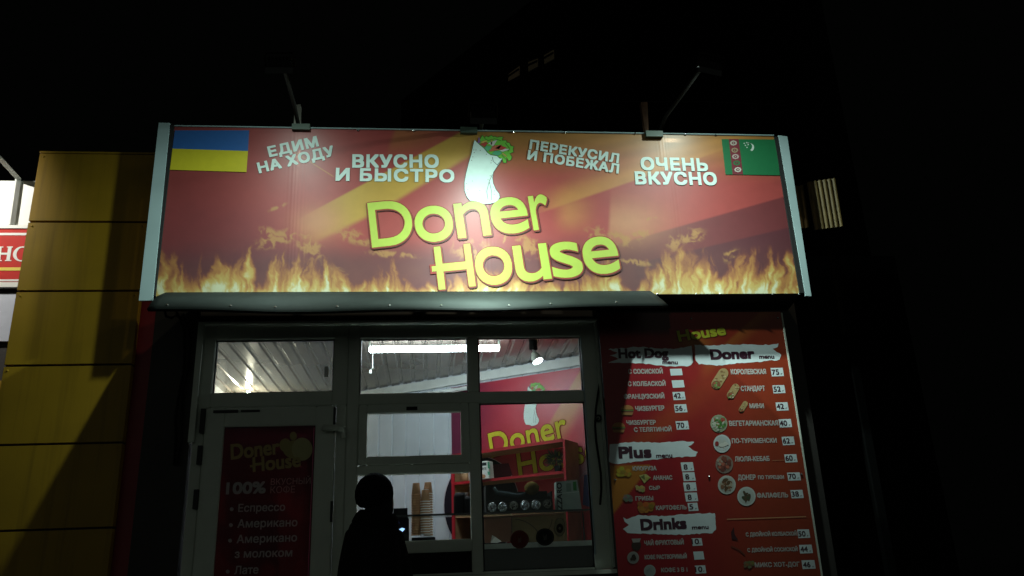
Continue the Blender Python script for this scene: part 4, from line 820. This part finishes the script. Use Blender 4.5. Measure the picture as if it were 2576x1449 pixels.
# artificial plant on the top shelf
pc = fp.pt(1385, 1180, -.12); PT = thing('artificial_plant', 'dark spiky artificial plant on the upper shelf', 'plant', tuple(pc))
k = MB(); k.lathe([(.028, 0), (.036, .06), (.03, .06)], fp.pt(1390, 1186, -.12), 12); k.build('pot', M['black'], PT)
k = MB(); r2 = random.Random(5); cpt = fp.pt(1382, 1152, -.12)
for i in range(420):
    th = r2.uniform(0, 6.28); ph = math.acos(r2.uniform(-.75, 1)); R_ = r2.uniform(.05, .125); dr_ = np.array([math.sin(ph)*math.cos(th)*1.15, math.sin(ph)*math.sin(th), math.cos(ph)]); b0 = cpt+dr_*R_*.45; tip = cpt+dr_*R_+np.array([0, 0, r2.uniform(-.02, .02)])
    sd = np.cross(dr_, (r2.uniform(-1, 1), r2.uniform(-1, 1), 1)); sd /= (np.linalg.norm(sd)+1e-6); k.add([b0-sd*.004, b0+sd*.004, tip], [(0, 1, 2)])
k.build('foliage', M['leaf'], PT)
# printed carton on the middle shelf
CT = thing('drink_carton', 'small white and green printed carton on the shelf behind the mullion', 'box', tuple(fp.pt(1220, 1208, -.02)))
q = [(1196, 1163), (1231, 1160), (1235, 1203), (1200, 1208)]; k = MB(); k.prism([fp.pt(*p, .03) for p in q], inv*.09); k.build('carton', M['cupwhite'], CT)
t = MB(); cp_ = Plane(fp.pt(1220, 1180, .032), fp.n); flat(t, cp_, [(1198, 1165), (1224, 1163), (1224, 1171), (1199, 1173)], 0, (.02, .03, .03)); flat(t, cp_, [(1226, 1162), (1231, 1162), (1233, 1180), (1227, 1178)], 0, (.04, .22, .12)); text(t, "ЛАТЕ", cp_, (1210, 1183), (1224, 1182), 6, .001, .05, (.08, .08, .08)); disc(t, cp_, 1216, 1198, 6, 5, .001, (.45, .2, .1), 12); flat(t, cp_, [(1226, 1186), (1232, 1186), (1233, 1194), (1227, 1195)], 0, (.08, .3, .18)); t.build('print', M['dullink'], CT)
# two canisters left of the mullion
for i, (x_, w_, m_, lab) in enumerate(((1160, 12, 'wood', 'tan canister on the left end of the middle shelf'), (1176, 9, 'cupwhite', 'pale canister beside the tan one on the middle shelf'))):
    b0 = fp.pt(x_, 1212, -.08); rr_ = w_/290; k = MB(); k.lathe([(rr_, 0), (rr_, .10), (rr_*.9, .105)], b0, 14)
    tag(k.build('canister', M[m_], None, True), lab, 'canister')
# counter and glass shelf
CO = thing('counter', 'pale serving counter behind the window with a dark front panel', 'counter', (.35, .3, 1.0))
MB().box(-.55, 1.3, .085, .62, 1.765, 1.80).build('worktop', M['upvc'], CO); MB().box(-.5, 1.25, .10, .58, .36, 1.764).build('front_panel', mat('dark_green_panel', (.018, .022, .018), .6), CO)
GS = thing('glass_shelf', 'horizontal glass shelf with dark edge above the counter', 'shelf', (.4, .3, 2.0)); zg = 2.018
MB().box(-.30, 1.22, .22, .46, zg, zg+.008).build('glass', M['glass_shelf'], GS); MB().box(-.30, 1.22, .214, .2195, zg-.003, zg+.011).build('edge', M['gasket'], GS)
for x_ in (-.28, .36, 1.2): MB().lathe([(.006, 0), (.006, zg-1.801)], (x_, .44, 1.8005), 10).build('support', M['black'], GS)
# black holder with stacks of paper cups
hx0, hx1 = at(1036, 1350, .30)[0], at(1094, 1350, .30)[0]
HO = tag(MB().box(hx0-.005, hx1+.005, .50, .60, 1.8, 1.88).build('cup_holder', M['black'], None, bevel=.004), 'low black box holding stacked paper cups on the counter', 'box')
def cup(m_rim, x, y, z, label, grp, src=None):
    if src is None:
        t = thing('paper_cup', label, 'cup', (x, y, z), grp)
        k = MB(); k.lathe([(.036, 0), (.026, .088), (.0255, .09)], (x, y, z), 16); k.build('body', M['kraft'], t, True)
        k = MB(); k.lathe([(.0355, -.002), (.0385, -.001), (.0385, .004), (.0355, .0045)], (x, y, z), 16); k.build('rim', m_rim, t, True)
        k = MB(); k.lathe([(.0262, .0875), (.0266, .091), (.022, .0915)], (x, y, z), 14); k.build('base', M['cupwhite'] if m_rim is M['cupwhite'] else M['kraft'], t, True); return t
    r_ = src.copy(); COL.objects.link(r_); r_.location = (x, y, z); r_['label'] = label; r_['group'] = grp
    for ch in src.children: d_ = ch.copy(); COL.objects.link(d_); d_.parent = r_
    return r_
first = {}
for name_, px_, ytop, Y_, rim in (('left', 1047, 1216, .55, M['kraft']), ('middle', 1070, 1232, .53, M['cupwhite']), ('right', 1077, 1213, .575, M['cupwhite'])):
    x_ = at(px_, 1300, Y_)[0]; zt_ = at(px_, ytop, Y_)[2]-.09; z = zt_; i = 0
    while z > 1.885:
        lab = {'left': ('topmost plain brown paper cup of the smooth left stack', 'plain brown paper cup within the smooth left stack below its topmost cup'), 'middle': ('topmost pale-bottomed paper cup of the front ribbed stack', 'ribbed brown paper cup within the front stack below its topmost cup'), 'right': ('topmost pale-bottomed paper cup of the taller rear ribbed stack', 'ribbed brown paper cup within the taller rear stack below its topmost cup')}[name_][0 if i == 0 else 1]
        src = first.get(id(rim)); c_ = cup(rim, x_, Y_, z, lab, 'stacked paper cups', src)
        if src is None: first[id(rim)] = c_
        z -= .0185; i += 1
# black till with small screen left of the cups
TI = thing('cash_register', 'black till with a small blue glowing screen half hidden by the person', 'till', (-.13, .3, 1.8))
a_ = at(986, 1285, .32); b_ = at(1028, 1350, .32)
MB().box(a_[0], b_[0], .32, .48, 1.8, a_[2]-.05).build('body', M['black'], TI, bevel=.006)
k = MB(); k.box(a_[0]+.01, b_[0]-.01, .36, .40, a_[2]-.05, a_[2]+.02); k.build('display', M['black'], TI); MB().box(a_[0]+.015, b_[0]-.02, .357, .3595, a_[2]-.012, a_[2]-.006).build('display_line', M['arm'], TI)
p = at(1012, 1334, .318); k = MB(); k.prism([(p[0]-.024, .318, p[2]+.008), (p[0]-.002, .318, p[2]+.018), (p[0]+.02, .318, p[2]+.010), (p[0], .318, p[2]-.012)], (0, .001, 0)); k.build('screen', M['screen'], TI)
k = MB()
for i in range(9): q = at(984+i*2.3, 1302-(-i*2.2)+3*math.sin(i*3), .318); k.box(q[0], q[0]+.006, .3175, .3185, q[2], q[2]+.010)
k.build('screen_text', M['screen2'], TI)
# black hot-dog display case with six steel lids
HC = thing('display_case', 'black countertop display case standing on the glass shelf', 'case', (.62, .34, zg+.01))
a_ = at(1222, 1290, .30); b_ = at(1389, 1283, .30); z0 = zg+.0085
k = MB(); k.box(a_[0], b_[0], .25, .44, z0, z0+.022); k.box(a_[0], a_[0]+.012, .25, .44, z0+.022, z0+.20); k.box(b_[0]-.012, b_[0], .25, .44, z0+.022, z0+.14); k.box(a_[0]+.012, b_[0]-.012, .43, .44, z0+.022, z0+.16); k.box(a_[0]+.012, b_[0]-.012, .262, .274, z0+.085, z0+.105); k.build('body', M['black'], HC)
jl = ('leftmost', 'second', 'third, duller', 'fourth and brightest', 'fifth', 'rightmost and darkest')
crinkle = mat('crumpled_foil', (.62, .68, .76), .16, metal=1., bump=1., bscale=70, var=.3, scale=40); crinkle2 = mat('dull_foil', (.22, .22, .19), .5, metal=.6, bump=.8, bscale=70, var=.4, scale=40)
for i, (px_, py_) in enumerate(((1238, 1276), (1264, 1275.5), (1292, 1272), (1320, 1271), (1348, 1270), (1376, 1268))):
    p = at(px_, py_, .255); t = thing('steel_pot', f'{jl[i]} round steel pot in the row of six in the display case', 'pot', (p[0], .255, p[2]), 'row of steel pots')
    k = MB(); k.lathe([(.034, .03), (.036, -.01), (.033, -.014)], p, 18, axis=(0, 1, 0)); k.build('rim', M['steel'] if i not in (2, 5) else M['arm'], t, True)
    k = MB(); n_ = 12; ringv = []
    for j in range(4):
        for s_ in range(n_): u = 2*math.pi*s_/n_; r_ = .031*j/3; ringv.append(p+np.array([r_*math.cos(u), -.016+r2.uniform(-.006, .006)*(j < 3), r_*math.sin(u)]))
    k.add(ringv, [(j*n_+s_, j*n_+(s_+1) % n_, (j+1)*n_+(s_+1) % n_, (j+1)*n_+s_) for j in range(3) for s_ in range(n_)]); k.build('lid', crinkle2 if i in (2, 5) else crinkle, t)
# odd dark goods lying in the case: a teal scarf-like cloth and a brown bun bag
k = MB(); k.col = (.05, .075, .08); k.tube([at(1243, 1226, .36), at(1250, 1240, .36), at(1275, 1243, .37), at(1300, 1247, .37), at(1322, 1242, .37)], [.012, .016, .018, .014, .01], 8); tag(k.build('folded_cloth', M['plush'], None, True), 'folded teal cloth lying behind the steel pots', 'cloth')
k = MB(); k.col = (.13, .085, .02); p = at(1338, 1228, .38); k.lathe([(.02, -.05), (.05, -.03), (.06, .01), (.035, .04), (.012, .05)], p, 12); tag(k.build('bun_bag', M['plush'], None, True), 'brown bag of buns above the fourth steel pot', 'bag')
# green and white flyer box
FB = thing('flyer_box', 'pale green and white box with sideways lettering standing right of the display case', 'box', tuple(at(1430, 1285, .30)))
q = [(1399, 1212), (1452, 1207), (1464, 1284), (1401, 1286)]; bpn = fac(.28); k = MB(); k.prism([bpn.pt(*p) for p in q], (0, .1, 0)); k.build('carton', mat('pale_green_card', (.30, .38, .34), .5, var=.15), FB)
t = MB(); b3 = fac(.2785)
text(t, "ZZARO", b3, (1415, 1283), (1413, 1214), 13, .001, .04, (.03, .04, .04)); text(t, "ULTRA", b3, (1432, 1250), (1430, 1214), 9, .001, .02, (.12, .2, .16)) if False else None
flat(t, b3, [(1441, 1212), (1449, 1211), (1451, 1234), (1442, 1234)], .001, (.03, .22, .05)); flat(t, b3, [(1401, 1241), (1456, 1236), (1456, 1238), (1401, 1243)], .0012, (.5, .58, .54)); flat(t, b3, [(1424, 1216), (1436, 1215), (1437, 1236), (1425, 1237)], .001, (.20, .28, .24)); t.build('print', M['dullink'], FB)
# ochre menu card under the glass shelf and red card beside it
MCa = thing('price_card', 'ochre printed card propped below the glass shelf', 'card', tuple(at(1340, 1358, .5)))
b4 = fac(.5); k = MB(); k.prism([b4.pt(*p) for p in ((1288, 1302), (1424, 1292), (1428, 1362), (1290, 1365))], (0, .02, 0)); k.build('card', mat('ochre_card', (.20, .125, .04), .6, var=.12), MCa)
t = MB(); ring(t, b4, 1290, 1375, 75, 70, 1.6, .002, (.05, .03, .02), 24, -1.5, -.2); ring(t, b4, 1330, 1300, 60, 60, 1.4, .002, (.05, .03, .02), 24, .1, 1.2); t.build('print', M['dullink'], MCa)
RC = thing('red_card', 'dark red card propped below the shelf left of the ochre one', 'card', tuple(at(1250, 1355, .5)))
k = MB(); k.prism([b4.pt(*p) for p in ((1218, 1305), (1286, 1301), (1288, 1362), (1220, 1366))], (0, .02, 0)); k.build('card', mat('red_card_print', (.16, .05, .02), .6), RC)
NP = tag(MB().add([at(1234, 1365, .3), at(1238, 1346, .33), at(1245, 1350, .35), at(1262, 1362, .3), at(1250, 1366, .28)], [(0, 1, 2, 4), (2, 3, 4)]).build('crumpled_napkin', M['cupwhite']), 'crumpled white paper on the counter behind the right pane', 'napkin')
# round stickers on the right pane
b5 = fac(.035)
for (cx_, cy_, rx_, ry_, c_, c2, lab) in ((1307, 1357, 23, 23, (.16, .02, .015), (.36, .2, .16), 'round dark red sticker low on the right window pane'), (1371, 1351, 23, 22, (.018, .018, .014), (.2, .2, .16), 'round black sticker low on the right window pane'), (1408, 1326, 14, 24, (.36, .33, .22), (.04, .03, .02), 'pale oval sticker with dark centre on the right window pane')):
    t = MB(); disc(t, b5, cx_, cy_, rx_, ry_, .0, c_, 32)
    if ry_ > rx_ + 5: ring(t, b5, cx_, cy_, rx_*.95, ry_*.97, 1.0, .0006, c2); disc(t, b5, cx_, cy_+3, rx_*.62, ry_*.5, .0006, c2, 20); disc(t, b5, cx_, cy_+3, 3, 4, .001, (.3, .27, .2), 8)
    else: ring(t, b5, cx_, cy_, rx_*.88, ry_*.88, 1.2, .0006, tuple(v_*.35 for v_ in c2)); flat(t, b5, [(cx_-5, cy_-8), (cx_-1, cy_-1), (cx_+5, cy_-9), (cx_+4, cy_+7), (cx_-3, cy_+8)], .0006, tuple(v_*.5 for v_ in c2))
    tag(t.build('window_sticker', M['dullink']), lab, 'sticker', 'stickers on the window')
# coffee grinder silhouettes behind the left pane
for x_, z_, h_, lab in ((1158, 1296, .16, 'black rounded coffee container left of the white jug'), (1176, 1297, .13, 'black coffee container beside the mullion')):
    p = at(x_, z_, .38); k = MB(); k.lathe([(.045, 0), (.05, .02), (.05, h_*.8), (.038, h_)], (p[0], .38, zg+.0085), 16); tag(k.build('coffee_container', M['black'], None, True), lab, 'container')
p = at(1167, 1280, .48); k = MB(); k.lathe([(.03, 0), (.035, .08), (.03, .16), (.032, .165)], (p[0], .448, zg+.0085), 14); tag(k.build('white_jug', M['cupwhite'], None, True), 'white jug between the black coffee containers', 'jug')
# hook hanging from the ceiling left of the tube
p = at(936, 925, .9); k = MB(); k.tube([(p[0], .9, cz), (p[0]+.006, .9, p[2]), (p[0]-.012, .9, p[2]-.02)], .004, 6); HK = tag(k.build('ceiling_hook', M['trim'], None, True), 'small bent wire hook hanging below the ceiling left of the tube', 'hook'); MB().box(p[0]-.022, p[0]-.002, .892, .908, p[2]-.05, p[2]-.02).build('tag', M['cupwhite'], HK)

# ------------------------------------------------------------------ person at the window, seen from behind
PE = thing('person', 'person in dark padded jacket and beanie seen from behind at the serving window', 'person', (-.30, -1.0, .33))
def skin_mesh(pts, edges, radii, root, sub=2):
    me = bpy.data.meshes.new('b'); me.from_pydata(pts, edges, []); ob = bpy.data.objects.new('b', me); COL.objects.link(ob)
    sm_ = ob.modifiers.new('s', 'SKIN'); sm_.use_smooth_shade = True; sb = ob.modifiers.new('u', 'SUBSURF'); sb.levels = sub; sb.render_levels = sub
    for i, v_ in enumerate(me.skin_vertices[0].data): v_.radius = radii[i]; v_.use_root = (i == root)
    dg = bpy.context.evaluated_depsgraph_get(); out = bpy.data.meshes.new_from_object(ob.evaluated_get(dg)); bpy.data.objects.remove(ob); bpy.data.meshes.remove(me); return out
X, Y_ = -.30, -1.0
B = [((X, Y_, 1.18), (.16, .13)), ((X+.005, Y_-.01, 1.40), (.16, .13)), ((X-.005, Y_-.02, 1.62), (.155, .13)), ((X-.01, Y_-.01, 1.80), (.135, .115)), ((X+.012, Y_+.01, 1.90), (.085, .08)), ((X+.030, Y_+.03, 1.98), (.084, .095)), ((X+.020, Y_+.035, 2.07), (.088, .10)), ((X-.01, Y_+.03, 2.14), (.07, .08)),
     ((X-.115, Y_+.0, 1.81), (.075, .08)), ((X-.155, Y_+.05, 1.56), (.066, .066)), ((X-.09, Y_+.28, 1.48), (.05, .05)), ((X-.07, Y_+.36, 1.50), (.034, .03)),
     ((X+.115, Y_-.0, 1.80), (.075, .08)), ((X+.175, Y_+.04, 1.54), (.068, .068)), ((X+.12, Y_+.29, 1.46), (.052, .052)), ((X+.11, Y_+.37, 1.49), (.034, .03)),
     ((X-.09, Y_, 1.08), (.10, .10)), ((X-.10, Y_+.02, .78), (.07, .075)), ((X-.105, Y_-.02, .43), (.052, .055)), ((X-.11, Y_+.1, .372), (.045, .036)),
     ((X+.09, Y_, 1.08), (.10, .10)), ((X+.10, Y_+.03, .78), (.07, .075)), ((X+.11, Y_-.02, .43), (.052, .055)), ((X+.125, Y_+.1, .372), (.045, .036))]
E_ = [(0, 1), (1, 2), (2, 3), (3, 4), (4, 5), (5, 6), (6, 7), (3, 8), (8, 9), (9, 10), (10, 11), (3, 12), (12, 13), (13, 14), (14, 15), (0, 16), (16, 17), (17, 18), (18, 19), (0, 20), (20, 21), (21, 22), (22, 23)]
pts = [b_[0] for b_ in B]; rad = [b_[1] for b_ in B]
for hi, sgn in ((11, 1), (15, -1)):                   # five fingers per hand, lightly curled over the counter edge
    hp = np.array(pts[hi])
    for fg, (ox, ln_) in enumerate(((-.024, .07), (-.008, .08), (.008, .076), (.022, .06))):
        a_ = len(pts); pts += [tuple(hp+np.array([ox, .045, .0])), tuple(hp+np.array([ox*1.15, .045+ln_*.5, -.004])), tuple(hp+np.array([ox*1.1, .045+ln_*.85, -.028]))]; rad += [(.010, .010), (.009, .009), (.007, .007)]; E_ += [(hi, a_), (a_, a_+1), (a_+1, a_+2)]
    a_ = len(pts); pts += [tuple(hp+np.array([.035*sgn, .015, .0])), tuple(hp+np.array([.045*sgn, .05, -.012]))]; rad += [(.011, .011), (.009, .009)]; E_ += [(hi, a_), (a_, a_+1)]
me = skin_mesh(pts, E_, rad, 0); ca = me.color_attributes.new('Col', 'FLOAT_COLOR', 'POINT')
for i, v_ in enumerate(me.vertices):
    p = v_.co; skin = p.z > 1.99 and p.y > Y_+.02 or (p.y > Y_+.335 and p.z > 1.3); c_ = (.32, .20, .15) if skin else ((.02, .02, .022) if p.z > 1.12 else (.02, .02, .03)); ca.data[i].color = (*c_, 1)
clothm = mat('dark_cloth', vcol=True, rough=.85, spec=.06, var=.3, scale=14, bump=.5, bscale=26)
bd_ = link('body', me, clothm, PE); bd_.location = -np.array(PE.location)
k = MB(); pr_ = []
hc = np.array([X-.005, Y_+.03, 2.075])
k.lathe([(.075, -.085), (.10, -.065), (.111, -.03), (.114, .005), (.107, .042), (.090, .074), (.064, .099), (.034, .115), (.010, .12)], hc, 28, axis=(.10, -.10, 1)); bn_ = k.build('beanie', mat('black_knit', (.012, .012, .014), .95, spec=.05, bump=.6, bscale=120), PE, True)
k = MB(); k.lathe([(.10, -.05), (.135, -.03), (.138, .02), (.122, .06), (.10, .085), (.085, .07)], (X+.006, Y_-.005, 1.885), 24, axis=(.14, -.1, 1)); k.build('collar', mat('black_padding', (.016, .016, .016), .9, spec=.06, bump=.5, bscale=18), PE, True)
k = MB()                                              # padded jacket shell with seams
prof = [(.155, 1.10), (.178, 1.16), (.188, 1.26), (.180, 1.28), (.194, 1.36), (.197, 1.42), (.186, 1.45), (.196, 1.54), (.194, 1.62), (.180, 1.65), (.184, 1.76), (.172, 1.84), (.150, 1.895), (.115, 1.935)]
nn = 32; vs = [(X-.003+r_*.90*math.cos(2*math.pi*s_/nn)+.012*(1.75-z_), Y_-.012+r_*.80*math.sin(2*math.pi*s_/nn), z_) for r_, z_ in prof for s_ in range(nn)]
k.add(vs, [(j*nn+s_, j*nn+(s_+1) % nn, (j+1)*nn+(s_+1) % nn, (j+1)*nn+s_) for j in range(len(prof)-1) for s_ in range(nn)]); k.build('jacket', mat('black_nylon', (.018, .018, .02), .75, spec=.10, bump=.5, bscale=16), PE, True)
# face on the far side of the head
k = MB(); k.lathe([(.012, 0), (.014, .012), (.006, .03)], (X-.008, Y_+.12, 2.02), 8, axis=(0, 1, -.2)); k.build('nose', mat('skin', (.32, .20, .15), .6), PE, True)
for sx in (-.035, .03): k = MB(); k.lathe([(.012, 0), (.010, .004), (.004, .008)], (X+sx-.006, Y_+.108, 2.045), 8, axis=(0, 1, 0)); k.build('eye', M['black'], PE, True)
